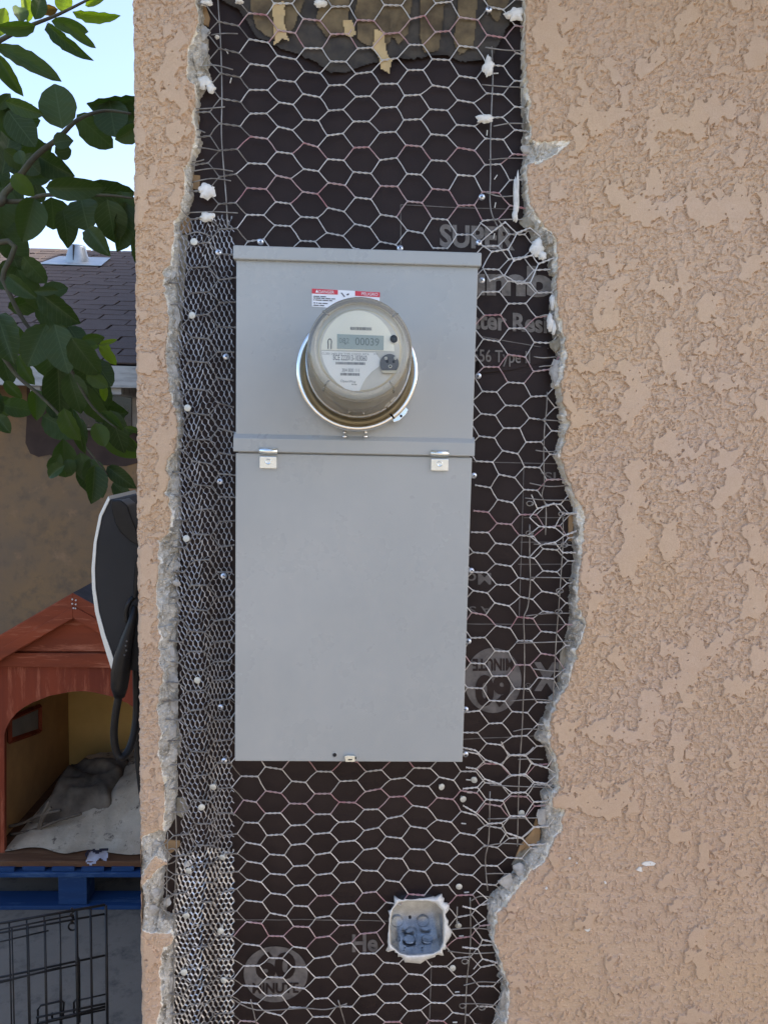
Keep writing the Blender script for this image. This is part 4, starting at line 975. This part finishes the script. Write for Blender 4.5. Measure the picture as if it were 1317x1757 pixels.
while row < 27:
    yy = YE-.03+math.cos(ang)*expo*row; zz_ = zE_-.012+math.sin(ang)*expo*row
    x0 = W(0, 500, yy).x-.25; x1 = W(250, 500, yy).x+.2; x = x0+(row % 2)*.165+random.uniform(-.03, .03)
    while x < x1:
        o = tab if first else copy_obj(tab, roof); first = False
        o.location = (x, yy, zz_+random.uniform(0, .003)); o.rotation_euler = (ang-.018+random.uniform(-.004, .005), random.uniform(-.012, .012), random.uniform(-.006, .006)); o.scale = (random.uniform(.97, 1.0), 1, 1.6)
        x += .328
    row += 1
MB().box((XL, YE-.03, zE_-.155), (XR, YE+.005, zE_-.022)).build('fascia_board', M['whitewood'], house, bevel=.004)
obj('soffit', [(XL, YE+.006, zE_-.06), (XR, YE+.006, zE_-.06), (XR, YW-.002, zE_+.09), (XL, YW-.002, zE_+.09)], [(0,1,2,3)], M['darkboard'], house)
for xp in (199, 60, -80, 320):
    a_ = W(xp-9, 640, YE+.01); b_ = W(xp+9, 640, YE+.01); MB().box((a_.x, YE+.012, W(199, 677, YE+.01).z), (b_.x, YW-.003, zE_-.045)).build('rafter_tail', M['whitewood'], house, bevel=.004)
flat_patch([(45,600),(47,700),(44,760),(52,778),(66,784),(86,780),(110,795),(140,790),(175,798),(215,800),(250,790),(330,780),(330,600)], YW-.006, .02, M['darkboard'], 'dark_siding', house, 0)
win = flat_patch([(112,640),(226,640),(226,733),(112,733)], YW-.010, .006, M['pane'], 'window', house)
def wbox(x0, y0, x1, y1, ya, yb, name, mt, par, bev=.003):
    return MB().box(*pbox(x0, y0, x1, y1, ya, yb)).build(name, M[mt], par, bevel=bev)
wbox(226.5, 640, 240, 737, YW-.045, YW-.004, 'window_frame', 'frame', win); wbox(100, 640, 111.5, 737, YW-.045, YW-.004, 'window_frame', 'frame', win)
wbox(94, 733, 262, 740.5, YW-.075, YW-.004, 'window_sill', 'frame', win)
# roof vent near the ridge
yv = yr-.75; zv = zr-sl*.75+.01
vent = thing('roof_vent', 'small galvanised roof vent cap on the brown shingle roof near the ridge', 'roof vent', (W(133, 435, yv).x, yv, zv))
vx = W(133, 435, yv).x
fl_ = MB().prism([(vx-.30, yv-.20, zv-.2*sl+.012), (vx+.30, yv-.20, zv-.2*sl+.012), (vx+.26, yv+.22, zv+.22*sl+.012), (vx-.26, yv+.22, zv+.22*sl+.012)], (0, 0, .006)).build('flashing', M['vent'], vent)
MB().lathe([(.118, -.06), (.112, .02), (.082, .125), (.078, .150), (.0001, .155)], 24).build('vent_pipe', M['vent'], vent, True, mat4=Matrix.Translation((vx, yv, zv+.01)))
MB().box((vx-.003, yv-.118, zv), (vx+.003, yv-.080, zv+.15)).build('vent_seam', M['blackhole'], vent)

# ------------------------------------------------------------------ dog house on a pallet
def painted_wood(name, a_, b_, c_, st=(1, 1, .12)):
    m = MT(name, a_, .7, 0, .35); c = m.mix(m.ramp(m.noise(14, 5, .6, stretch=st), .35, .65), a_, b_); c = m.mix(m.ramp(m.noise(30, 6, .75, stretch=st), .54, .66), c, c_)
    m.base(c); m.bump(m.noise(60, 4, .6, stretch=st), .35, .002); return m.m
M['orange'] = painted_wood('orange_red_paint', (.26, .046, .015), (.18, .032, .012), (.38, .11, .055))
M['orange_h'] = painted_wood('orange_red_board', (.29, .056, .017), (.20, .040, .014), (.42, .14, .075), (.12, 1, 1))
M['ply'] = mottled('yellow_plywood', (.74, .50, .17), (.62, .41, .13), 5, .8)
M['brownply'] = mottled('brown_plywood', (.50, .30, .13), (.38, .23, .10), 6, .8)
M['plank'] = painted_wood('brown_plank', (.13, .062, .03), (.09, .042, .022), (.20, .11, .06), (.12, 1, 1))
M['bluepaint'] = painted_wood('blue_pallet_paint', (.012, .055, .17), (.010, .040, .125), (.05, .11, .23), (.15, 1, 1))
m = MT('dirty_blanket', (.50, .43, .32), .95, 0, .1); c = m.mix(m.ramp(m.noise(7, 4, .6), .35, .65), (.56, .49, .38), (.40, .34, .255)); c = m.mix(m.ramp(m.noise(26, 5, .7), .58, .68), c, (.12, .10, .085))
m.base(c); m.bump(m.noise(40, 5, .6), .5, .006); M['blanket'] = m.m
M['darkcloth'] = mottled('dark_cloth', (.07, .058, .046), (.20, .17, .13), 9, .95)
M['scrap'] = mottled('pale_blue_cloth', (.42, .45, .56), (.30, .32, .42), 20, .9)
M['navy'] = MT('navy_cloth', (.018, .018, .035), .9).m
M['roofing'] = mottled('dark_roofing', (.05, .045, .05), (.03, .028, .03), 20, .9)
YD = G(120, 1549).y+.02
D = lambda x, y, o=0.: W(x, y, YD+o)
dh = thing('dog_house', 'orange-red wooden dog house with arched doorway standing on the blue pallet', 'dog house', (D(130, 1480).x, YD, D(130, 1486).z))
dep = .80
hx0, hx1 = D(-26, 1300).x, D(282, 1300).x
fb = D(130, 1480).z
arch = [(8,1482),(9,1300),(10,1252),(18,1236),(28,1224),(42,1213),(57,1205),(85,1194),(121,1187),(145,1186),(161,1188),(192,1195),(220,1207),(240,1222),(250,1240),(252,1300),(253,1482)]
out_l = [(-26,1482),(-26,1140)]; gab = [(-26,1128),(125,1040),(282,1128)]
gy_ = lambda x: 1128-(x+26)/151*88 if x < 125 else 1040+(x-125)/157*88
b = MB(); th_ = (0, .018, 0)
b.prism([D(-26,1482), D(-26,1128), D(8,gy_(8)), D(8,1482)], th_); b.prism([D(253,1482), D(253,gy_(253)), D(282,1128), D(282,1482)], th_)
ap = [(8,1260)]+arch[2:15]+[(253,1260)]; ap.insert(9, (125,1186.8))
ap = sorted(set(ap), key=lambda q: q[0])
for q0, q1 in zip(ap[:-1], ap[1:]): b.prism([D(q0[0], q0[1]), D(q0[0], gy_(q0[0])), D(q1[0], gy_(q1[0])), D(q1[0], q1[1])], th_)
b.build('front_panel', M['orange'], dh)
for a_, b_ in (((-75,1134),(125.4,1018)), ((125.6,1018),(326,1128))):
    MB().prism([D(a_[0], a_[1], -.055), D(b_[0], b_[1], -.055), D(b_[0], b_[1]+44, -.055), D(a_[0], a_[1]+44, -.055)], (0, .022, 0)).build('fascia_board', M['orange_h'], dh, bevel=.002)
    MB().prism([D(a_[0], a_[1]+22, -.062), D(b_[0], b_[1]+24, -.062), D(b_[0], b_[1]+43, -.062), D(a_[0], a_[1]+42, -.062)], (0, .007, 0)).build('roof_trim', M['orange_h'], dh, bevel=.002)
    MB().prism([D(a_[0], a_[1]-1, -.050), D(b_[0], b_[1]-1, -.050), D(b_[0], b_[1]+4, -.050), D(a_[0], a_[1]+4, -.050)], (0, dep+.12, 0)).build('roof_board', M['roofing'] if a_[0] > 0 else M['orange_h'], dh)
MB().box(*pbox(-30, 1119.5, 286, 1147, YD-.022, YD-.002)).build('cross_board', M['orange_h'], dh, bevel=.003)
MB().prism([D(-26,1117,-.018), D(125,1056,-.018), D(282,1117,-.018)], (0, .015, 0)).build('gable_panel', M['orange_h'], dh)
for k, (x, y) in enumerate(((124.5,1028.5),(130.5,1030),(124.5,1036),(130.5,1037),(126.5,1043.5),(130,1044))):
    bm = bmesh.new(); bmesh.ops.create_uvsphere(bm, u_segments=8, v_segments=6, radius=.0032); from_bm('nail_head', bm, M['caulk'], dh, True, Matrix.Translation(D(x, y, -.063)))
zt_ = D(0, 1130).z
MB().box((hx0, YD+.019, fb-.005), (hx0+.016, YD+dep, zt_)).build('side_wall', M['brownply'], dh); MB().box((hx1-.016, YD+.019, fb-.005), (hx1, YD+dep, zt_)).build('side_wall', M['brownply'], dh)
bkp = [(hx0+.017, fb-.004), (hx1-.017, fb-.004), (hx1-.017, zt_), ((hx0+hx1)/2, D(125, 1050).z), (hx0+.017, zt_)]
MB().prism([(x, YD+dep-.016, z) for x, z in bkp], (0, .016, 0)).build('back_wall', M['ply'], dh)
MB().box((hx0-.03, YD-.06, D(100, 1487.5, -.06).z), (hx1+.03, YD+dep, D(100, 1478, -.06).z)).build('floor_board', M['plank'], dh, bevel=.002)
xw = hx0+.018; q_ = [XS(14, 1234, xw), XS(66, 1212, xw), XS(66, 1254, xw), XS(14, 1272, xw)]
wq = [Vector((xw, q_[0].y, q_[0].z)), Vector((xw, q_[1].y, q_[1].z)), Vector((xw, q_[2].y, q_[2].z)), Vector((xw, q_[3].y, q_[3].z))]
M['dullpane'] = mottled('dull_pane', (.22, .225, .23), (.17, .175, .18), 10, .5)
wi = MB().prism(wq, (.004, 0, 0)).build('side_window', M['dullpane'], dh)
for i in range(4): b = MB(); b.tube([wq[i]+Vector((.006, 0, 0)), wq[(i+1) % 4]+Vector((.006, 0, 0))], .011, 4); b.build('window_trim', M['orange'], wi)
# bedding
fz = D(100, 1478, -.06).z+.002
nx_, ny_ = 60, 44
bx0, bx1, by0, by1 = hx0+.06, hx1-.03, YD-.02, YD+dep-.05
U, V = np.meshgrid(np.linspace(0, 1, nx_), np.linspace(0, 1, ny_))
front = .02+.05*fbm(U*3, U*0+.3, 2, 200)
BXx = bx0+U*(bx1-bx0); BYy = by0+(V*(1-front)+front)*(by1-by0)
hgt = .016+.15*sstep(.15, .95, U)*sstep(0, .5, V)+.03*V+.022*(1-np.abs(fbm(U*2.2+V*1.5, V*2.2-U, 2, 210)))*sstep(.05, .4, V)+.006*fbm(U*9, V*9, 2, 215)
hgt *= sstep(-.02, .10, V)*sstep(-.02, .12, U)
bed = grid_np('dog_blanket', BXx, BYy, fz+.004+hgt, np.ones((ny_-1, nx_-1), bool), M['blanket'])
tag(bed, 'dirty beige rumpled blanket lying in the doorway of the dog house', 'blanket')
U, V = np.meshgrid(np.linspace(0, 1, 34), np.linspace(0, 1, 26))
cx0, cy0 = D(18, 1400).x, YD+.16
CX = cx0+U*.34; CY = cy0+V*.40
h2 = .07+.035*(1-np.abs(fbm(U*2.5+V, V*2.5, 2, 230))*1.6)+.05*V; h2 = h2*sstep(-.05, .2, np.minimum(np.minimum(U, 1-U), np.minimum(V, 1-V)))
cl = grid_np('dark_cloth', CX, CY, fz+.02+h2, np.ones((25, 33), bool), M['darkcloth']); tag(cl, 'dark crumpled cloth heaped on the blanket inside the dog house', 'cloth')
sc = MB(); r_ = random.Random(4)
o = sheet([(146,1478),(150,1466),(160,1457),(172,1460),(186,1456),(188,1470),(182,1480),(172,1474),(166,1481),(156,1484)], YD-.055, M['scrap'], 'cloth_scrap', None, .012); tag(o, 'small pale blue cloth scrap hanging over the dog house floor edge', 'cloth scrap')
o2 = sheet([(142,1466),(152,1456),(170,1456),(188,1453),(189,1460),(170,1464),(158,1462),(150,1472)], YD-.062, M['navy'], 'dark_stripe', o, .006)
for k, pts in enumerate(([(16,1418),(40,1412),(70,1398),(105,1390)], [(18,1432),(60,1424),(100,1408),(140,1396)], [(25,1445),(60,1432),(72,1400),(85,1375)], [(70,1430),(74,1405),(88,1385)])):
    b = MB(); b.tube(spline([D(x, y, .12) for x, y in pts], 5), .006, 6); c_ = b.build('cord', M['darkcloth'], cl, True)
# pallet
pal = thing('pallet', 'blue painted wooden pallet under the dog house', 'pallet', (D(120, 1549).x, YD, .005))
zt0, zt1, zt2 = D(100, 1488, -.07).z, D(100, 1496.5, -.07).z, D(100, 1505, -.07).z
YP0 = YD-.07
px0, px1 = D(-150, 1500).x, D(370, 1500).x
x = px0
while x < px1:
    MB().box((x, YP0+random.uniform(0, .006), zt1+.001), (x+.082, YP0+1.0, zt0-.002)).build('deck_board', M['bluepaint'], pal, bevel=.002); x += .108
for yy in (0, .47, .90): MB().box((px0, YP0-.004+yy, zt2), (px1, YP0+.095+yy, zt1)).build('stringer_board', M['bluepaint'], pal, bevel=.003)
for yy in (0, .47, .90):
    for xp in (124, -140, 355):
        c = W(xp, 1520, YP0); MB().box((c.x-.052, YP0+.004+yy, .021), (c.x+.052, YP0+.09+yy, zt2-.001)).build('block', M['bluepaint'], pal, bevel=.003)
    if yy == 0: MB().box((px0, YP0-.002+yy, .005), (px1, YP0+.095+yy, .0205)).build('bottom_board', M['bluepaint'], pal, bevel=.002)

# ------------------------------------------------------------------ wire crate
M['blackwire'] = mottled('black_wire', (.010, .010, .011), (.018, .018, .02), 60, .4, .2)
HC = .60
A_, B_ = G(0, 1583, HC), G(181, 1552.5, HC)
u_ = (B_-A_).normalized(); nrm = Vector((0, 0, 1)).cross(u_).normalized()
def CP(x, y, o=0.):
    d = ray(x, y); return CAM+d*((A_-CAM).dot(nrm)/d.dot(nrm))+nrm*o
crate = thing('wire_crate', 'black wire dog crate panel standing on the concrete before the pallet', 'dog crate', (B_.x, B_.y, 0))
def rod(pts, r_=.0022, name='wire_rod', o=0., down=False):
    q = [CP(x, y, o) for x, y in pts]
    if down: q[-1] = Vector((q[0].x, q[0].y, .006))
    b = MB(); b.tube(q, r_, 6); return b.build(name, M['blackwire'], crate, True)
for x, y, r_, o in ((182,1554,.0036,0),(155.5,1558,.0030,0),(131,1562,.0040,0),(103,1568,.0019,0),(76,1573,.0019,0),(79,1572,.0018,-.02),(46,1579,.0019,0),(50,1578,.0018,-.02),(16,1582,.0019,0),(22.5,1584,.0018,-.02),(-14,1586,.0020,0),(-40,1590,.0020,0),(-70,1594,.0036,0)):
    rod([(x, y), (x, 1800)], r_, 'upright_wire', o, True)
for pts, r_, o in (([(-72,1597),(181,1552.5)], .0030, 0), ([(-72,1601),(128,1562)], .0020, -.02), ([(-72,1614),(180,1568)], .0024, 0), ([(-72,1624),(85,1588)], .0018, -.02),
                   ([(-72,1690),(135,1646)], .0020, -.02), ([(-72,1692),(181,1639)], .0026, 0), ([(-72,1700),(104,1655)], .0020, -.01), ([(127,1718),(181,1706)], .0020, 0), ([(62,1746),(181,1722)], .0026, 0), ([(66,1756),(181,1727)], .0030, 0), ([(-72,1787),(181,1732)], .0022, 0)):
    rod(pts, r_, 'cross_wire', o)
for pts in ([(65,1775),(65,1735),(70,1728),(106,1720),(110,1723),(108,1750)], [(137,1757),(136,1650),(134,1645)], [(127,1740),(127,1722),(131,1718)], [(89,1741),(90,1752)], [(104,1655),(104,1760)]):
    rod(pts, .0026, 'door_latch', .006)
b = MB(); b.tube(spline([CP(124+6.5*math.cos(t), 1593+6.5*math.sin(t), .008) for t in np.linspace(0, 2*math.pi, 13)], 2), .0022, 6); b.build('snap_ring', M['blackwire'], crate, True)
b = MB(); b.tube(spline([CP(x, y, .008) for x, y in ((122,1562),(126,1566),(122,1572),(126,1578),(123,1584),(124,1588))], 3), .0032, 6); b.build('snap_hook', M['blackwire'], crate, True)

# ------------------------------------------------------------------ tree
def leaf_mat(name, a_, b_, tr, vein=(.12, .16, .06)):
    m = bpy.data.materials.new(name); m.use_nodes = True; t = m.node_tree; n = t.nodes; p = n['Principled BSDF']
    tc = n.new('ShaderNodeTexCoord'); oi = n.new('ShaderNodeObjectInfo')
    def mixc(f, x, y):
        q = n.new('ShaderNodeMix'); q.data_type = 'RGBA'
        if isinstance(f, float): q.inputs[0].default_value = f
        else: t.links.new(f, q.inputs[0])
        for i, c in ((6, x), (7, y)):
            if isinstance(c, tuple): q.inputs[i].default_value = (*c[:3], 1)
            else: t.links.new(c, q.inputs[i])
        return q.outputs[2]
    ns = n.new('ShaderNodeTexNoise'); ns.inputs['Scale'].default_value = 3.5; ns.inputs['Detail'].default_value = 4; t.links.new(tc.outputs['Object'], ns.inputs[0])
    c = mixc(oi.outputs['Random'], a_, b_); 
    mr = n.new('ShaderNodeMapRange'); mr.inputs[1].default_value = .4; mr.inputs[2].default_value = .75; mr.inputs[4].default_value = .18; t.links.new(ns.outputs[0], mr.inputs[0])
    c = mixc(mr.outputs[0], c, vein)
    sp = n.new('ShaderNodeSeparateXYZ'); t.links.new(tc.outputs['Object'], sp.inputs[0])
    def mth(op, a_, b_=None, c_=None):
        q = n.new('ShaderNodeMath'); q.operation = op
        for i, v_ in enumerate((a_, b_, c_)):
            if v_ is None: continue
            if isinstance(v_, (int, float)): q.inputs[i].default_value = v_
            else: t.links.new(v_, q.inputs[i])
        return q.outputs[0]
    fr = mth('FRACT', mth('SUBTRACT', mth('MULTIPLY', sp.outputs[0], 9.), mth('MULTIPLY', mth('ABSOLUTE', sp.outputs[1]), 5.)))
    ln = n.new('ShaderNodeMapRange'); ln.inputs[1].default_value = .0; ln.inputs[2].default_value = .2; ln.inputs[3].default_value = .7; ln.inputs[4].default_value = 0.; t.links.new(fr, ln.inputs[0])
    mid = n.new('ShaderNodeMapRange'); mid.inputs[1].default_value = .0; mid.inputs[2].default_value = .03; mid.inputs[3].default_value = 1.; mid.inputs[4].default_value = 0.; t.links.new(mth('ABSOLUTE', sp.outputs[1]), mid.inputs[0])
    c = mixc(mth('MAXIMUM', ln.outputs[0], mid.outputs[0]), c, (vein[0]*1.3, vein[1]*1.3, vein[2]*1.3))
    t.links.new(c, p.inputs['Base Color']); p.inputs['Roughness'].default_value = .5; p.inputs['Specular IOR Level'].default_value = .25
    tl = n.new('ShaderNodeBsdfTranslucent'); g2 = n.new('ShaderNodeMix'); g2.data_type = 'RGBA'; g2.blend_type = 'MULTIPLY'; g2.inputs[0].default_value = 1; t.links.new(c, g2.inputs[6]); g2.inputs[7].default_value = (1.6, 1.9, .5, 1)
    t.links.new(g2.outputs[2], tl.inputs[0])
    ms = n.new('ShaderNodeMixShader'); ms.inputs[0].default_value = tr; t.links.new(p.outputs[0], ms.inputs[1]); t.links.new(tl.outputs[0], ms.inputs[2])
    o = [q for q in n if q.type == 'OUTPUT_MATERIAL'][0]; t.links.new(ms.outputs[0], o.inputs[0]); return m
LM_ = [leaf_mat('leaf_dark', (.026, .046, .012), (.044, .072, .020), .22, (.045, .066, .028)), leaf_mat('leaf_mid', (.034, .060, .012), (.065, .10, .020), .38, (.05, .07, .025)), leaf_mat('leaf_bright', (.13, .17, .016), (.18, .22, .022), .5, (.12, .16, .03)), leaf_mat('leaf_brown', (.10, .05, .015), (.08, .04, .015), .25, (.10, .07, .03))]
def leaf_mesh(kind, fold, bend, seed):
    """unit leaf along +x, base at 0, length 1, full width 1 at its widest"""
    r_ = random.Random(seed); nu, nv = 11, 3; vs_ = []; vein = []
    for i in range(nu):
        u = i/(nu-1)
        wd = .5*max(0., math.sin(math.pi*u**.92))**.58 if u < 1 else .0
        if i == 0: wd = .03
        if i == nu-1: wd = .015
        wav = .028*math.sin(u*26+seed)
        for j in range(-nv, nv+1):
            f = j/nv; x = u+.02*abs(f)*(1-u); y = f*wd
            z = abs(f)*wd*fold-bend*u*u*.55+(wav*abs(f)+.012*math.sin(u*40+abs(f)*3))*(abs(f) > 0)
            vs_.append((x, y, z)); vein.append(.9 if j == 0 else (.35 if (i % 2 == 0 and abs(f) < 1) else 0.))
    k = 2*nv+1; fs_ = [(i*k+j, (i+1)*k+j, (i+1)*k+j+1, i*k+j+1) for i in range(nu-1) for j in range(k-1)]
    me = mesh_of('leaf', vs_, fs_, LM_[kind], True); a_ = me.attributes.new('vein', 'FLOAT', 'POINT'); a_.data.foreach_set('value', vein); return me
LV = {(k, s): leaf_mesh(k, f, bd, s*5+k) for k in range(4) for s, (f, bd) in enumerate(((.15, .15), (.45, .35), (.25, .7)))}
tree = thing('leafy_tree', 'broad-leaved fruit tree reaching over the yard beside the house corner', 'tree', (-2.35, 1.35, 0))
M['bark'] = mottled('bark', (.12, .095, .065), (.07, .055, .04), 30, .9, bump=.5, bdist=.004, bscale=60)
M['twig'] = mottled('twig', (.085, .085, .05), (.06, .05, .035), 30, .8)
b = MB(); b.tube(spline([(-2.35, 1.35, -.05), (-2.33, 1.33, .6), (-2.26, 1.30, 1.2), (-2.1, 1.25, 1.8), (-1.95, 1.2, 2.4), (-1.9, 1.15, 3.0)], 5), [.09-.0026*k for k in range(26)], 10)
b.build('trunk', M['bark'], tree, True)
def limb(pts, r0_, r1_, sub=5):
    q = spline(pts, sub); n = len(q); b = MB(); b.tube(q, [r0_+(r1_-r0_)*k/(n-1) for k in range(n)], 7); return b.build('branch', M['twig'], tree, True)
limb([(-2.0, 1.2, 2.1), W(-60, 370, 1.1), W(10, 330, 1.1), W(60, 270, 1.1), W(100, 238, 1.1), W(135, 205, 1.1), W(180, 190, 1.15), W(225, 195, 1.15)], .012, .003)
limb([W(-20, 345, 1.12), W(40, 345, 1.1), W(75, 335, 1.05), W(130, 335, 1.05), W(185, 335, 1.05), W(228, 340, 1.05)], .007, .003)
limb([(-1.9, 1.15, 2.6), W(-60, 110, 1.2), W(0, 70, 1.2), W(50, 45, 1.2), W(100, 25, 1.2), W(160, -5, 1.2)], .009, .003)
limb([(-2.05, 1.2, 1.9), W(-30, 420, 1.1), W(5, 480, 1.1), W(32, 535, 1.1), W(58, 570, 1.1), W(105, 600, 1.05), W(150, 590, 1.05), W(185, 590, 1.05)], .009, .002)
limb([(-2.1, 1.2, 1.75), W(-40, 560, 1.15), W(0, 605, 1.1), W(30, 645, 1.1), W(65, 675, 1.1), W(110, 720, 1.1), W(150, 770, 1.1), W(185, 815, 1.1)], .008, .002)
limb([W(105, 600, 1.05), W(130, 650, 1.05), W(160, 700, 1.05), W(200, 735, 1.05)], .006, .002)
leaf_src = {}
def add_leaf(x0, y0, x1, y1, wpx, kind=0, shape=None, depth=None, roll=None, out=None):
    y = depth if depth is not None else random.uniform(.95, 1.35)
    a_, t_ = W(x0, y0, y), W(x1, y1, y)
    d = t_-a_; out = random.uniform(-.35, .35) if out is None else out
    d = d+cF*d.length*out; L = d.length; u = d.normalized(); view = ((a_+t_)/2-CAM).normalized()
    nrm_ = (-view-u*(-view).dot(u)).normalized(); roll = random.uniform(-.5, .5) if roll is None else roll
    nrm_ = Matrix.Rotation(roll, 3, u) @ nrm_
    v = nrm_.cross(u); wd = wpx*sc_at((a_+t_)/2)/max(.45, math.cos(roll))
    sh = random.choice((0, 1, 2)) if shape is None else shape
    o = bpy.data.objects.new('leaf', LV[(kind, sh)])
    mw = Matrix(((u.x*L, v.x*wd, nrm_.x*L, a_.x), (u.y*L, v.y*wd, nrm_.y*L, a_.y), (u.z*L, v.z*wd, nrm_.z*L, a_.z), (0, 0, 0, 1)))
    place(o, tree); o.matrix_basis = mw
LEAVES = [(2,64,6,10,24,2),(36,40,30,-10,26,1),(48,40,46,-10,20,2),(60,34,76,-12,26,1),(100,16,62,20,17,3),(108,22,114,-12,28,2),(88,36,146,45,24,1),(124,20,198,34,18,2),(146,10,186,-4,13,2),(108,40,158,72,17,1),(80,40,141,109,22,1),(62,44,6,62,24,1),(-8,78,102,132,30,1),(-4,96,34,160,27,1),
 (10,174,80,207,26,1),(-6,186,20,166,20,0),(108,222,96,147,62,0),(14,190,62,252,50,0),(4,300,8,206,46,0),(188,172,202,240,58,0),(132,196,186,246,46,0),(148,178,236,160,34,0),(188,196,240,206,40,0),(238,216,204,246,30,0),(92,246,122,240,26,0),(94,262,120,254,28,0),(42,282,30,258,22,0),(66,268,124,306,42,0),(40,268,70,300,34,0),
 (78,322,172,326,38,0),(138,326,230,332,42,0),(60,340,50,417,50,0),(88,338,90,389,52,0),(140,342,154,397,58,0),(184,342,196,409,54,0),(208,328,228,372,32,0),(216,346,212,432,42,0),(234,400,236,452,22,0),(108,360,126,418,36,0),(150,392,190,440,34,0),(-4,318,16,392,54,0),(60,316,70,345,26,0),(20,300,52,330,30,1),
 (-4,384,42,452,54,0),(20,436,44,500,44,0),(30,462,64,520,36,0),(14,474,62,514,28,0),(58,500,98,497,16,0),(40,440,72,482,34,0),(66,500,128,554,42,0),(60,528,118,566,40,0),(-4,538,30,622,58,0),(22,556,40,610,28,1),(80,556,58,632,52,0),(94,556,122,642,52,0),(122,578,162,642,46,0),(140,584,176,580,20,1),(170,592,201,583,9,2),(170,588,193,604,13,2),(170,594,198,624,18,2),(164,618,196,664,36,0),(148,640,184,664,26,1),(178,660,182,686,14,2),
 (100,626,95,710,54,0),(62,668,72,720,30,1),(118,640,142,704,42,0),(138,655,170,730,36,0),(110,700,133,757,30,1),(124,700,146,778,22,0),(164,726,184,766,30,1),(174,708,216,736,16,1),(184,732,230,774,24,0),(214,734,242,740,11,1),(138,776,152,828,32,0),(154,786,180,852,38,0),(162,798,170,862,36,0),(184,800,230,834,28,0),(194,828,228,860,26,0),(112,798,80,818,22,0),(116,788,124,812,24,0),(104,778,80,820,26,0),(-6,712,18,742,26,0),(8,654,36,682,20,1),(118,560,150,600,34,0),(100,590,150,612,36,0),(30,610,60,660,30,1),(0,600,20,660,34,0)]
for l in LEAVES: add_leaf(*l)
r_ = random.Random(9)
for k in range(44):                                            # the darker leaves behind
    zone = r_.choice(((-30, 250, 60, 460), (-30, 470, 80, 640), (60, 560, 160, 720), (-30, 160, 30, 330), (70, 690, 190, 800), (-60, 640, 10, 700)))
    x, y = r_.uniform(zone[0], zone[2]), r_.uniform(zone[1], zone[3]); an = r_.uniform(-.3, 1.9); L = r_.uniform(45, 75)
    add_leaf(x, y, x+L*math.cos(an), y+L*math.sin(an), L*r_.uniform(.5, .7), 0 if r_.random() < .8 else 1, None, r_.uniform(1.2, 1.6))
for k in range(60):                                            # crown continuing out of the frame
    x, y = r_.uniform(-330, -25), r_.uniform(-150, 620); an = r_.uniform(-.5, 2.4); L = r_.uniform(50, 85)
    add_leaf(x, y, x+L*math.cos(an), y+L*math.sin(an), L*r_.uniform(.45, .65), 0 if r_.random() < .6 else 1, None, r_.uniform(.95, 1.7))
